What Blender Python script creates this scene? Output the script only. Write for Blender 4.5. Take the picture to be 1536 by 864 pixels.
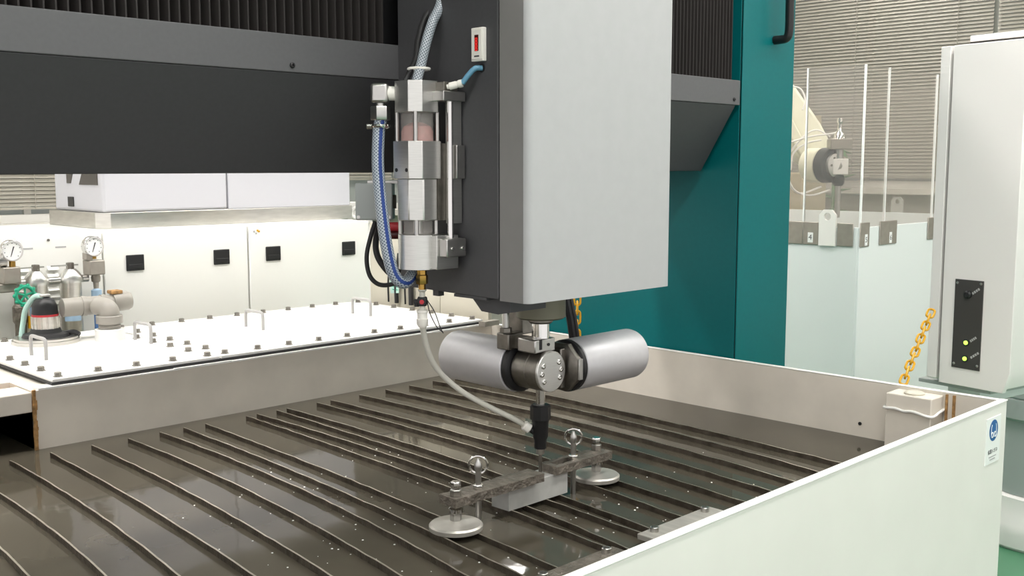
import bpy, math, random
from mathutils import Vector, Matrix
random.seed(7)
for o in list(bpy.data.objects): bpy.data.objects.remove(o)
scn = bpy.context.scene
COL = scn.collection
# ------------------------------------------------------------------ camera
F = 1583.0; PITCH = math.atan(182/1583.0); S = 2**-.5
CAM = Vector((0, 0, 1.5))
fh = Vector((S, S, 0)); rt = Vector((S, -S, 0)); u0 = Vector((0, 0, 1))
fw = fh*math.cos(PITCH) - u0*math.sin(PITCH); up = fh*math.sin(PITCH) + u0*math.cos(PITCH)
cd = bpy.data.cameras.new('camera'); cam = bpy.data.objects.new('camera', cd); COL.objects.link(cam)
cd.sensor_width = 36; cd.lens = F/1536*36; cd.clip_start = .05
cam.matrix_world = Matrix.Translation(CAM) @ Matrix((rt, up, -fw)).transposed().to_4x4()
scn.camera = cam
# ------------------------------------------------------------------ world and exposure
w = bpy.data.worlds.new('world'); scn.world = w; w.use_nodes = True
w.node_tree.nodes['Background'].inputs[0].default_value = (1, .972, .965, 1)
w.node_tree.nodes['Background'].inputs[1].default_value = 1.15
scn.view_settings.view_transform = 'Standard'; scn.view_settings.look = 'None'
scn.view_settings.gamma = 1; scn.view_settings.use_curve_mapping = False
scn.view_settings.exposure = 0.0
LAMP = 29.0     # radiance of the fluorescent ceiling fixtures, the added ones too

# ------------------------------------------------------------------ pixel -> direction helpers (1536x864)
def ray(x, y): return fw + rt*((x-768)/F) - up*((y-432)/F)
def onZ(x, y, z): d = ray(x, y); return CAM + d*((z-CAM.z)/d.z)
def onX(x, y, X): d = ray(x, y); return CAM + d*((X-CAM.x)/d.x)
def onY(x, y, Y): d = ray(x, y); return CAM + d*((Y-CAM.y)/d.y)
def onD(x, y, dep): return CAM + ray(x, y)*dep

# ------------------------------------------------------------------ materials
MATS = {}
def mat(name, col, rough=.5, metal=0, noise=0, nscale=20, bump=0, bscale=60, spec=.5, emit=None, estr=0, alpha=1, trans=0, ior=1.45, stretch=None, coat=0):
    m = bpy.data.materials.new(name); m.use_nodes = True; nt = m.node_tree; b = nt.nodes['Principled BSDF']
    b.inputs['Base Color'].default_value = (*col, 1); b.inputs['Roughness'].default_value = rough
    b.inputs['Metallic'].default_value = metal; b.inputs['Specular IOR Level'].default_value = spec
    b.inputs['IOR'].default_value = ior; b.inputs['Transmission Weight'].default_value = trans
    b.inputs['Alpha'].default_value = alpha; b.inputs['Coat Weight'].default_value = coat
    if emit: b.inputs['Emission Color'].default_value = (*emit, 1); b.inputs['Emission Strength'].default_value = estr
    if noise or bump:
        tc = nt.nodes.new('ShaderNodeTexCoord'); mp = nt.nodes.new('ShaderNodeMapping')
        nt.links.new(tc.outputs['Object'], mp.inputs['Vector'])
        if stretch: mp.inputs['Scale'].default_value = stretch
    if noise:
        n = nt.nodes.new('ShaderNodeTexNoise'); n.inputs['Scale'].default_value = nscale; n.inputs['Detail'].default_value = 5
        nt.links.new(mp.outputs[0], n.inputs['Vector'])
        r = nt.nodes.new('ShaderNodeMapRange'); r.inputs['From Min'].default_value = .3; r.inputs['From Max'].default_value = .7
        r.inputs['To Min'].default_value = 1-noise; r.inputs['To Max'].default_value = 1+noise
        nt.links.new(n.outputs['Fac'], r.inputs['Value'])
        x = nt.nodes.new('ShaderNodeMix'); x.data_type = 'RGBA'; x.blend_type = 'MULTIPLY'; x.inputs['Factor'].default_value = 1
        x.inputs['A'].default_value = (*col, 1); nt.links.new(r.outputs[0], x.inputs['B'])
        nt.links.new(x.outputs['Result'], b.inputs['Base Color'])
    if bump:
        n2 = nt.nodes.new('ShaderNodeTexNoise'); n2.inputs['Scale'].default_value = bscale; n2.inputs['Detail'].default_value = 3
        nt.links.new(mp.outputs[0], n2.inputs['Vector'])
        bp = nt.nodes.new('ShaderNodeBump'); bp.inputs['Strength'].default_value = bump; bp.inputs['Distance'].default_value = .01
        nt.links.new(n2.outputs['Fac'], bp.inputs['Height']); nt.links.new(bp.outputs[0], b.inputs['Normal'])
    MATS[name] = m
    return m
mat('white_paint', (.82, .80, .76), .38, noise=.02, nscale=6)
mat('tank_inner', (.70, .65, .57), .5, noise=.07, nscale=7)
mat('plate_white', (.86, .85, .82), .35, noise=.02, nscale=9)
mat('cabinet_white', (.84, .84, .80), .4)
mat('beige_panel', (.58, .55, .46), .5)
mat('lavender_white', (.47, .47, .50), .4)
mat('z_cover', (.41, .415, .42), .42, noise=.02, nscale=30)
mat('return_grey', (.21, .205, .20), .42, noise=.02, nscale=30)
mat('dark_cover', (.062, .062, .066), .5, noise=.04, nscale=120)
mat('beam_strip', (.095, .096, .10), .5, noise=.04, nscale=120)
mat('bellows_black', (.018, .015, .014), .65)
mat('teal', (.0, .128, .135), .40, noise=.03, nscale=90, spec=.3)
mat('black', (.012, .012, .013), .4)
mat('black_rubber', (.02, .02, .021), .55)
mat('steel', (.52, .51, .49), .3, 1, noise=.06, nscale=40)
mat('steel_dark', (.24, .225, .20), .38, 1, noise=.15, nscale=60)
mat('stainless', (.62, .60, .56), .3, 1, noise=.08, nscale=14, stretch=(1, 1, 6))
mat('brushed_alu', (.66, .655, .63), .34, 1, noise=.05, nscale=30, stretch=(1, 1, 14))
mat('motor_alu', (.66, .655, .68), .44, .55, noise=.02, nscale=60)
mat('chrome', (.75, .74, .72), .12, 1)
mat('brass', (.45, .27, .07), .28, 1)
mat('olive', (.19, .185, .135), .45, .3)
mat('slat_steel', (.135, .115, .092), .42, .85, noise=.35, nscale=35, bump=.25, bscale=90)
mat('rusty', (.22, .195, .165), .5, .7, noise=.35, nscale=45, bump=.5, bscale=120)
mat('rust_edge', (.36, .20, .075), .75, noise=.5, nscale=60)
mat('block_alu', (.56, .56, .54), .5, .45, noise=.09, nscale=26)
mat('red_grain', (.45, .20, .18), .8, noise=.15, nscale=90)
mat('acrylic_tube', (.62, .58, .55), .12, alpha=.30)
mat('foot_steel', (.50, .48, .44), .38, .55, noise=.12, nscale=25)
mat('plate_steel', (.40, .385, .35), .5, .35, noise=.18, nscale=8, stretch=(6, 1, 1))
mat('tube_white', (.72, .71, .64), .3, trans=.25, ior=1.2)
mat('white_plastic', (.82, .80, .74), .4)
mat('blue_tube', (.12, .29, .42), .3)
mat('red_led', (.25, .01, .01), .3, emit=(1, .04, .03), estr=.9)
mat('red_dark', (.06, .006, .006), .3)
mat('red', (.45, .03, .04), .35)
mat('green_led', (.3, .6, .05), .3, emit=(.55, .95, .12), estr=1.6)
mat('pvc_grey', (.33, .31, .275), .4)
mat('green_wheel', (.02, .34, .20), .4)
mat('label_blue', (.10, .22, .50), .4)
mat('label_sky', (.35, .50, .66), .4)
mat('sign_blue', (.02, .12, .36), .35)
mat('sign_white', (.88, .89, .88), .35)
mat('text_dark', (.06, .06, .065), .5)
mat('print_grey', (.42, .42, .42), .5)
mat('yellow_chain', (.62, .33, .012), .38)
mat('pale_blue', (.74, .78, .77), .42)
mat('bracket', (.36, .33, .29), .42, .55, noise=.07, nscale=30)
mat('robot_cream', (.80, .78, .62), .4)
mat('tan_box', (.52, .44, .28), .6)
mat('light_grey', (.85, .825, .80), .42)
mat('handle_grey', (.42, .41, .40), .4)
mat('pedestal_grey', (.40, .43, .42), .42)
mat('panel_dark', (.05, .048, .045), .4)
mat('blind', (.34, .32, .27), .55)
mat('window_pane', (.25, .27, .25), .2, emit=(.8, .85, .8), estr=.12)
mat('frame_white', (.74, .73, .69), .45)
mat('wall_grey', (.46, .44, .40), .6, noise=.03, nscale=4)
mat('wall_white', (.82, .81, .78), .6)
mat('sill', (.66, .63, .58), .5)
mat('floor_green', (.06, .20, .105), .35, noise=.06, nscale=3)
mat('ceiling_white', (.72, .72, .70), .7)
mat('lamp_glow', (1, 1, 1), .5, emit=(1, .965, .935), estr=LAMP)
mat('leaf', (.06, .20, .05), .45)
mat('dark_window', (.05, .045, .04), .15)
mat('cyan_cable', (.42, .62, .56), .4)
mat('foam', (.9, .9, .88), .4)
mat('cabinet_shadow', (.02, .02, .02), .6)

# acrylic safety panes
def acrylic():
    m = bpy.data.materials.new('acrylic_pane'); m.use_nodes = True; nt = m.node_tree
    out = nt.nodes['Material Output']; nt.nodes.remove(nt.nodes['Principled BSDF'])
    t = nt.nodes.new('ShaderNodeBsdfTransparent'); t.inputs[0].default_value = (.91, .895, .88, 1)
    g = nt.nodes.new('ShaderNodeBsdfGlossy'); g.inputs['Roughness'].default_value = .03
    d = nt.nodes.new('ShaderNodeBsdfDiffuse'); d.inputs[0].default_value = (.7, .68, .64, 1)
    lw = nt.nodes.new('ShaderNodeLayerWeight'); pw_ = nt.nodes.new('ShaderNodeMath'); pw_.operation = 'POWER'; pw_.inputs[1].default_value = 4
    nt.links.new(lw.outputs['Facing'], pw_.inputs[0]); fr = nt.nodes.new('ShaderNodeMath'); fr.operation = 'MULTIPLY_ADD'; fr.inputs[1].default_value = .5; fr.inputs[2].default_value = .02
    nt.links.new(pw_.outputs[0], fr.inputs[0])
    m1 = nt.nodes.new('ShaderNodeMixShader'); m1.inputs[0].default_value = .09
    m2 = nt.nodes.new('ShaderNodeMixShader')
    nt.links.new(t.outputs[0], m1.inputs[1]); nt.links.new(d.outputs[0], m1.inputs[2])
    nt.links.new(fr.outputs[0], m2.inputs[0]); nt.links.new(m1.outputs[0], m2.inputs[1]); nt.links.new(g.outputs[0], m2.inputs[2])
    nt.links.new(m2.outputs[0], out.inputs[0]); MATS['acrylic_pane'] = m
acrylic()
# braided hose
def braid(name, base, dark, stripe=None):
    m = mat(name, base, .3); nt = m.node_tree; b = nt.nodes['Principled BSDF']
    uv = nt.nodes.new('ShaderNodeUVMap')
    mp = nt.nodes.new('ShaderNodeMapping'); nt.links.new(uv.outputs[0], mp.inputs[0])
    sep = nt.nodes.new('ShaderNodeSeparateXYZ'); nt.links.new(mp.outputs[0], sep.inputs[0])
    def wave(sgn):
        a = nt.nodes.new('ShaderNodeMath'); a.operation = 'MULTIPLY_ADD'; a.inputs[1].default_value = 10.0*sgn
        nt.links.new(sep.outputs[0], a.inputs[0])
        k = nt.nodes.new('ShaderNodeMath'); k.operation = 'MULTIPLY'; k.inputs[1].default_value = 150.0
        nt.links.new(sep.outputs[1], k.inputs[0]); nt.links.new(k.outputs[0], a.inputs[2])
        f = nt.nodes.new('ShaderNodeMath'); f.operation = 'FRACT'; nt.links.new(a.outputs[0], f.inputs[0])
        g = nt.nodes.new('ShaderNodeMath'); g.operation = 'LESS_THAN'; g.inputs[1].default_value = .42; nt.links.new(f.outputs[0], g.inputs[0])
        return g
    w1, w2 = wave(1), wave(-1)
    mx = nt.nodes.new('ShaderNodeMath'); mx.operation = 'MAXIMUM'; nt.links.new(w1.outputs[0], mx.inputs[0]); nt.links.new(w2.outputs[0], mx.inputs[1])
    c = nt.nodes.new('ShaderNodeMix'); c.data_type = 'RGBA'; c.inputs['A'].default_value = (*dark, 1); c.inputs['B'].default_value = (*base, 1)
    nt.links.new(mx.outputs[0], c.inputs['Factor'])
    last = c
    if stripe:
        d = nt.nodes.new('ShaderNodeMath'); d.operation = 'COMPARE'; d.inputs[1].default_value = stripe[0]; d.inputs[2].default_value = .06
        nt.links.new(sep.outputs[0], d.inputs[0])
        c2 = nt.nodes.new('ShaderNodeMix'); c2.data_type = 'RGBA'; nt.links.new(c.outputs['Result'], c2.inputs['A'])
        c2.inputs['B'].default_value = (*stripe[1], 1); nt.links.new(d.outputs[0], c2.inputs['Factor']); last = c2
    nt.links.new(last.outputs['Result'], b.inputs['Base Color'])
braid('braided_blue', (.42, .47, .52), (.08, .11, .15), (.03, (.012, .045, .22)))
braid('braided_grey', (.42, .46, .50), (.07, .09, .11))
# murky water
def water():
    m = mat('murky_water', (.095, .088, .070), .06, ior=1.30); nt = m.node_tree; b = nt.nodes['Principled BSDF']
    tc = nt.nodes.new('ShaderNodeTexCoord')
    n = nt.nodes.new('ShaderNodeTexNoise'); n.inputs['Scale'].default_value = 9; n.inputs['Detail'].default_value = 3
    nt.links.new(tc.outputs['Object'], n.inputs['Vector'])
    bp = nt.nodes.new('ShaderNodeBump'); bp.inputs['Strength'].default_value = .02; bp.inputs['Distance'].default_value = .02
    nt.links.new(n.outputs['Fac'], bp.inputs['Height']); nt.links.new(bp.outputs[0], b.inputs['Normal'])
    n2 = nt.nodes.new('ShaderNodeTexNoise'); n2.inputs['Scale'].default_value = 3.5; n2.inputs['Detail'].default_value = 6
    nt.links.new(tc.outputs['Object'], n2.inputs['Vector'])
    cr = nt.nodes.new('ShaderNodeValToRGB'); cr.color_ramp.elements[0].position = .35; cr.color_ramp.elements[1].position = .7
    cr.color_ramp.elements[0].color = (.056, .049, .036, 1); cr.color_ramp.elements[1].color = (.080, .070, .052, 1)
    nt.links.new(n2.outputs['Fac'], cr.inputs[0]); nt.links.new(cr.outputs[0], b.inputs['Base Color'])
water()

def highlight_top(name, col):
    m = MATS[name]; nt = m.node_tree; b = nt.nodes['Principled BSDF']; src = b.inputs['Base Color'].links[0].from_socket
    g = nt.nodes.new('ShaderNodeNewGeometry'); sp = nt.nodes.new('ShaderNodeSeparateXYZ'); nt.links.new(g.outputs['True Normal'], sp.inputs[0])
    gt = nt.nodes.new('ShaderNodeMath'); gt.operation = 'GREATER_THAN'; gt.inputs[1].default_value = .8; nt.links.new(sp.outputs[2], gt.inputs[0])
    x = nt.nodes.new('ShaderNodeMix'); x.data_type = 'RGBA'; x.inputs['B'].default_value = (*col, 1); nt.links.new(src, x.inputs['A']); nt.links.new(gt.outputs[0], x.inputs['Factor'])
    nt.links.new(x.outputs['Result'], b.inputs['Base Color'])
highlight_top('slat_steel', (.36, .33, .27))      # highlight on the upward edges, painted in as a lighter colour
# ------------------------------------------------------------------ mesh building
def frame(ax):
    ax = Vector(ax).normalized(); h = Vector((0, 0, 1)) if abs(ax.z) < .9 else Vector((1, 0, 0))
    a = ax.cross(h).normalized(); return a, ax.cross(a).normalized(), ax
def spline(pts, sub=8):
    pts = [Vector(p) for p in pts]
    if len(pts) < 3: return pts
    P = [2*pts[0]-pts[1]] + pts + [2*pts[-1]-pts[-2]]; out = []
    for i in range(1, len(P)-2):
        a, b, c, d = P[i-1], P[i], P[i+1], P[i+2]
        for k in range(sub):
            t = k/sub
            out.append(.5*((2*b)+(c-a)*t+(2*a-5*b+4*c-d)*t*t+(3*b-a-3*c+d)*t**3))
    return out+[pts[-1]]
class MB:
    def __init__(s): s.v = []; s.f = []; s.uv = {}
    def add(s, vs, fs):
        o = len(s.v); s.v += [Vector(v) for v in vs]; s.f += [tuple(i+o for i in f) for f in fs]; return s
    def box(s, a, b, M=None):
        (x0, y0, z0), (x1, y1, z1) = a, b
        vs = [Vector(p) for p in ((x0,y0,z0),(x1,y0,z0),(x1,y1,z0),(x0,y1,z0),(x0,y0,z1),(x1,y0,z1),(x1,y1,z1),(x0,y1,z1))]
        if M: vs = [M @ v for v in vs]
        return s.add(vs, [(3,2,1,0),(4,5,6,7),(0,1,5,4),(1,2,6,5),(2,3,7,6),(3,0,4,7)])
    def cbox(s, c, d, M=None):
        c = Vector(c); d = Vector(d)/2
        if M is None: return s.box(c-d, c+d)
        return s.box(-d, d, Matrix.Translation(c) @ M.to_4x4())
    def lathe(s, p, ax, prof, n=24, ph=0):
        p = Vector(p); a, b, c = frame(ax); vs = []; fs = []
        for t, r in prof:
            for k in range(n):
                q = 2*math.pi*(k+ph)/n; vs.append(p + c*t + (a*math.cos(q)+b*math.sin(q))*r)
        for i in range(len(prof)-1):
            for k in range(n):
                k2 = (k+1) % n; fs.append((i*n+k, i*n+k2, (i+1)*n+k2, (i+1)*n+k))
        fs.append(tuple(reversed(range(n)))); m = (len(prof)-1)*n; fs.append(tuple(m+k for k in range(n)))
        return s.add(vs, fs)
    def cyl(s, p0, p1, r, n=20, ch=0, r1=None, ph=0):
        p0 = Vector(p0); p1 = Vector(p1); L = (p1-p0).length; r1 = r if r1 is None else r1
        pr = [(0, r), (L, r1)] if not ch else [(0, r-ch), (ch, r), (L-ch, r1), (L, r1-ch)]
        return s.lathe(p0, p1-p0, pr, n, ph)
    def tube(s, pts, r, n=10, sub=8, cap=True):
        P = spline(pts, sub); vs = []; fs = []; L = 0; a = None; uvs = []
        for i, p in enumerate(P):
            t = (P[min(i+1, len(P)-1)]-P[max(i-1, 0)]).normalized()
            if a is None: a = frame(t)[0]
            a = (a - t*a.dot(t)).normalized(); b = t.cross(a)
            if i: L += (p-P[i-1]).length
            for k in range(n):
                q = 2*math.pi*k/n; vs.append(p+(a*math.cos(q)+b*math.sin(q))*r); 
            uvs.append(L)
        o = len(s.v); nf = len(s.f)
        for i in range(len(P)-1):
            for k in range(n):
                k2 = (k+1) % n; fs.append((i*n+k, i*n+k2, (i+1)*n+k2, (i+1)*n+k))
                s.uv[nf+len(fs)-1] = [(k/n, uvs[i]), ((k+1)/n, uvs[i]), ((k+1)/n, uvs[i+1]), (k/n, uvs[i+1])]
        if cap: fs.append(tuple(reversed(range(n)))); m = (len(P)-1)*n; fs.append(tuple(m+k for k in range(n)))
        return s.add(vs, fs)
    def ring(s, c, nrm, R, r, n=20, m=8, sx=1.0, flat=None):
        a, b, ax = frame(nrm); c = Vector(c); vs = []; fs = []
        if flat is not None: a = Vector(flat).normalized(); b = ax.cross(a)
        for i in range(n):
            q = 2*math.pi*i/n; d = a*math.cos(q)+b*math.sin(q); ctr = c + a*math.cos(q)*R*sx + b*math.sin(q)*R
            for k in range(m):
                e = 2*math.pi*k/m; vs.append(ctr + d*math.cos(e)*r + ax*math.sin(e)*r)
        for i in range(n):
            for k in range(m):
                i2 = (i+1) % n; k2 = (k+1) % m; fs.append((i*m+k, i2*m+k, i2*m+k2, i*m+k2))
        return s.add(vs, fs)
    def prism(s, poly, fn0, fn1):      # poly: list of 2-D points; fn maps a 2-D point to 3-D
        n = len(poly); vs = [fn0(*p) for p in poly] + [fn1(*p) for p in poly]
        fs = [tuple(reversed(range(n))), tuple(range(n, 2*n))] + [(i, (i+1) % n, n+(i+1) % n, n+i) for i in range(n)]
        return s.add(vs, fs)
    def sphere(s, c, r, sc=(1, 1, 1), n=12, m=8):
        vs = []; fs = []; c = Vector(c)
        for i in range(1, m):
            t = math.pi*i/m
            for k in range(n):
                q = 2*math.pi*k/n; vs.append(c+Vector((math.sin(t)*math.cos(q)*r*sc[0], math.sin(t)*math.sin(q)*r*sc[1], math.cos(t)*r*sc[2])))
        vs += [c+Vector((0, 0, r*sc[2])), c-Vector((0, 0, r*sc[2]))]; T = len(vs)-2; B = T+1
        for i in range(m-2):
            for k in range(n):
                k2 = (k+1) % n; fs.append((i*n+k, (i+1)*n+k, (i+1)*n+k2, i*n+k2))
        for k in range(n):
            k2 = (k+1) % n; fs.append((T, k, k2)); fs.append((B, (m-2)*n+k2, (m-2)*n+k))
        return s.add(vs, fs)
    def mesh(s, name, off=Vector((0, 0, 0)), ang=35, fix=True):
        me = bpy.data.meshes.new(name); me.from_pydata([v-off for v in s.v], [], s.f)
        if s.uv:
            ul = me.uv_layers.new(name='UVMap')
            for p in me.polygons:
                u = s.uv.get(p.index)
                if u:
                    for li, c in zip(p.loop_indices, u): ul.data[li].uv = c
        if fix:
            import bmesh
            bm = bmesh.new(); bm.from_mesh(me); bmesh.ops.recalc_face_normals(bm, faces=bm.faces); bm.to_mesh(me); bm.free()
        me.shade_smooth(); me.set_sharp_from_angle(angle=math.radians(ang))
        return me
LOC = {}
def tag(o, label=None, cat=None, group=None, kind=None):
    for k, v in (('label', label), ('category', cat), ('group', group), ('kind', kind)):
        if v: o[k] = v
    return o
def thing(name, label, cat, loc, group=None):
    o = bpy.data.objects.new(name, None); COL.objects.link(o); o.location = loc; o.empty_display_size = .05
    LOC[o] = Vector(loc); return tag(o, label, cat, group)
def link(me, name, m, parent, pos=None, bev=0):
    o = bpy.data.objects.new(name, me); COL.objects.link(o)
    if m and not me.materials: me.materials.append(MATS[m])
    if bev:
        b = o.modifiers.new('bevel', 'BEVEL'); b.width = bev; b.segments = 2; b.limit_method = 'ANGLE'; b.angle_limit = math.radians(40)
    if parent is not None:
        o.parent = parent; LOC[o] = LOC[parent]
        if pos is not None: o.location = Vector(pos)-LOC[parent]
    elif pos is not None: o.location = pos
    return o
def part(mb, name, m, parent, bev=0, label=None, ang=35):
    o = link(mb.mesh(name, LOC[parent], ang), name, m, parent, bev=bev)
    if label: o['label'] = label
    return o
def solo(mb, name, m, label, cat, loc=None, group=None, bev=0, kind=None, ang=35):
    if loc is None:
        n = len(mb.v); loc = Vector((sum(v.x for v in mb.v)/n, sum(v.y for v in mb.v)/n, min(v.z for v in mb.v)))
    loc = Vector(loc); o = link(mb.mesh(name, loc, ang), name, m, None, loc, bev); LOC[o] = loc
    return tag(o, label, cat, group, kind)
def struct(mb, name, m, label=None, parent=None, bev=0):
    if parent: return part(mb, name, m, parent, bev)
    o = link(mb.mesh(name), name, m, None, (0, 0, 0), bev); LOC[o] = Vector((0, 0, 0))
    return tag(o, label, None, None, 'structure')
def text(s, name, m, parent, size, pos, xdir, ydir, align='CENTER'):
    c = bpy.data.curves.new(name, 'FONT'); c.body = s; c.size = size; c.align_x = align; c.align_y = 'CENTER'; c.extrude = .0002
    t = bpy.data.objects.new(name, c); COL.objects.link(t); bpy.context.view_layer.update()
    me = bpy.data.meshes.new_from_object(t.evaluated_get(bpy.context.evaluated_depsgraph_get()))
    bpy.data.objects.remove(t); me.materials.clear()
    x = Vector(xdir).normalized(); y = Vector(ydir).normalized(); z = x.cross(y)
    M = Matrix.Translation(Vector(pos)-LOC[parent]) @ Matrix((x, y, z)).transposed().to_4x4()
    me.transform(M); return link(me, name, m, parent)

# ================================================================== SETTING
XW, YW, ZC = 7.2, 6.5, 3.5
struct(MB().box((-3, -3, -.1), (XW+.2, YW+.2, 0)), 'floor', 'floor_green', 'glossy green painted workshop floor')
struct(MB().box((-3, YW, 0), (XW+.2, YW+.2, ZC)), 'wall_back', 'wall_grey', 'plain grey wall under and around the blinds')
struct(MB().box((XW, -3, 0), (XW+.2, YW, ZC)), 'wall_right', 'wall_grey', 'plain grey wall behind the robot cell')
struct(MB().box((-3.2, -3, ZC), (XW+.2, YW+.2, ZC+.1)), 'ceiling', 'ceiling_white', 'white workshop ceiling')
# windows and blinds
def window(idx, along, a0, a1, z0, z1, lab):
    def bx(a, b, d0, d1, zz0, zz1):
        if along == 'x': return MB().box((a, YW-d1, zz0), (b, YW-d0, zz1))
        return MB().box((XW-d1, a, zz0), (XW-d0, b, zz1))
    win = struct(bx(a0, a1, .002, .012, z0, z1), 'window_%d' % idx, 'window_pane', lab)
    for (p, q, zz0, zz1) in ((a0, a1, z0-.05, z0), (a0, a1, z1, z1+.05)):
        part(bx(p, q, .002, .05, zz0, zz1), 'window_frame', 'frame_white', win)
    n = max(1, round((a1-a0)/.9)); w_ = (a1-a0)/n
    for i in range(n+1): part(bx(a0+i*w_-.02, a0+i*w_+.02, .012, .04, z0, z1), 'mullion', 'frame_white', win)
    part(bx(a0-.05, a1+.05, .002, .14, z0-.09, z0-.05), 'window_sill', 'sill', win)
    return win
def blind(along, a0, a1, z0, z1, lab):
    c = ((a0+a1)/2, YW-.09, z0) if along == 'x' else (XW-.09, (a0+a1)/2, z0)
    t = thing('venetian_blind', lab, 'blind', c)
    s = MB(); p = .0235; k = int((z1-z0-.05)/p); tilt = math.radians(58); hw = .0125
    for i in range(k):
        z = z0+.03+i*p; dx = hw*math.cos(tilt); dz = hw*math.sin(tilt)
        if along == 'x':
            y = YW-.09; q = [(a0, y-dx, z-dz), (a1, y-dx, z-dz), (a1, y+dx, z+dz), (a0, y+dx, z+dz)]; e = Vector((0, .0008, -.0005))
        else:
            x = XW-.09; q = [(x-dx, a1, z-dz), (x-dx, a0, z-dz), (x+dx, a0, z+dz), (x+dx, a1, z+dz)]; e = Vector((.0008, 0, -.0005))
        q = [Vector(v) for v in q]; s.add(q+[v+e for v in q], [(0,1,2,3), (7,6,5,4), (0,4,5,1), (2,6,7,3)])
    o = part(s, 'slats', 'blind', t); o['kind'] = 'stuff'
    def rail(zz0, zz1, d): return MB().box((a0, YW-.09-d, zz0), (a1, YW-.09+d, zz1)) if along == 'x' else MB().box((XW-.09-d, a0, zz0), (XW-.09+d, a1, zz1))
    part(rail(z0, z0+.015, .012), 'bottom_rail', 'blind', t); part(rail(z1-.035, z1, .018), 'head_rail', 'blind', t)
    for f_ in (.12, .5, .88):
        a = a0+(a1-a0)*f_
        pt = (lambda z: (a, YW-.105, z)) if along == 'x' else (lambda z: (XW-.105, a, z))
        part(MB().cyl(pt(z0+.005), pt(z1-.01), .0022, 6), 'cord', 'blind', t)
window(1, 'x', 1.5, 6.9, 1.22, 3.3, 'window along the back wall behind beige blinds')
window(2, 'y', .1, 6.2, 1.40, 3.3, 'window along the side wall behind beige blinds')
blind('x', 1.55, 3.3, 1.25, 3.3, 'beige venetian blind hanging beside the lavender machine housing')
blind('x', 3.32, 5.1, 1.40, 3.3, 'beige venetian blind behind the grey junction box')
blind('x', 5.12, 6.85, 1.40, 3.3, 'beige venetian blind in the back corner')
blind('y', .12, 2.69, 1.42, 3.3, 'beige venetian blind above the light grey control cabinet')
blind('y', 2.72, 4.6, 1.42, 3.3, 'beige venetian blind behind the acrylic panes of the robot cell')
blind('y', 4.62, 6.15, 1.42, 3.3, 'beige venetian blind behind the teal gantry column')
# ceiling lamps: the grid is inferred, the further ones are added for brightness
for i, (x, y, rz) in enumerate([(x, y, 0) for x in (-1.4, 1.0, 3.4, 6.55) for y in (-1.6, .5, 3.4, 6.0)]+[(x, 2.75, 0) for x in (-.2, 1.0, 2.2, 3.4, 4.9)]+[(4.9, .5, 0), (2.2, .5, 0)]):
    t = thing('unseen_ceiling_lamp', 'unseen white fluorescent ceiling lamp with a long glowing diffuser', 'lamp', (x, y, ZC-.12), 'ceiling lamps of the workshop')
    part(MB().box((x-.62, y-.13, ZC-.09), (x+.62, y+.13, ZC)), 'housing', 'frame_white', t)
    part(MB().box((x-.6, y-.11, ZC-.105), (x+.6, y+.11, ZC-.091)), 'diffuser', 'lamp_glow', t)

# ================================================================== TANK
ZT, ZWT, ZS = .90, .737, .75
tank = thing('cutting_tank', 'large white open waterjet cutting tank full of murky water', 'tank', (1.2, 1.0, 0))
part(MB().box((-.6, .985, .0), (2.79, 1.0, ZT)), 'front_wall', 'white_paint', tank, .002)
part(MB().box((1.062, 2.885, .0), (2.775, 2.90, ZT)), 'rear_wall', 'tank_inner', tank, .002)
part(MB().box((2.775, 1.0, .0), (2.79, 2.90, ZT)), 'side_wall', 'tank_inner', tank, .002)
part(MB().box((-.6, 1.0, .0), (-.585, 3.5, ZT)), 'end_wall', 'tank_inner', tank, .002)
part(MB().box((1.062, 2.90, .0), (1.077, 3.5, .868)), 'recess_wall', 'tank_inner', tank)
part(MB().box((-.6, 3.5, .0), (1.077, 3.515, .868)), 'recess_wall', 'tank_inner', tank)
part(MB().box((-.585, 1.0, .02), (2.775, 2.885, .04)), 'tank_floor', 'steel_dark', tank)
part(MB().box((-.6, 2.885, .842), (1.058, 2.99, .897)), 'top_rail', 'tank_inner', tank, .003)
part(MB().box((.3, 3.06, .868), (1.09, 3.12, .90)), 'top_rail', 'plate_white', tank, .003)
part(MB().box((.3, 3.30, .868), (1.09, 3.36, .90)), 'top_rail', 'steel_dark', tank, .003)
part(MB().box((-.6, 2.99, .868), (1.062, 3.5, .874)), 'recess_cover', 'rust_edge', tank)
rim = MB()
x = 1.075
while x < 2.74:
    w_ = random.uniform(.05, .16); x1 = min(2.745, x+w_); rim.box((x, 2.882-random.uniform(0, .003), ZT), (x1, 2.93, ZT+.004+random.uniform(0, .002))); x = x1
part(rim, 'sealing_flange', 'plate_white', tank, label='chipped white sealing flange along the rear wall')
part(MB().box((-.6, .983, ZT), (2.792, 1.002, ZT+.004)), 'rim_strip', 'plate_white', tank, .0015)
part(MB().box((2.774, 1.002, ZT), (2.792, 2.89, ZT+.003)), 'rim_strip', 'plate_white', tank, .0012)
e = MB(); z = .73
while z < .9:
    h = random.uniform(.008, .02); e.box((1.0595-random.uniform(0, .002), 2.8825-random.uniform(0, .002), z), (1.066+random.uniform(0, .004), 2.888, min(.902, z+h))); z += h
part(e, 'rusted_edge', 'rust_edge', tank, label='rust-stained corner edge')
# weld line and hole in the side wall
part(MB().cyl((2.7755, 1.376, .775), (2.772, 1.376, .775), .005, 10), 'drain_hole', 'black', tank)
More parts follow.
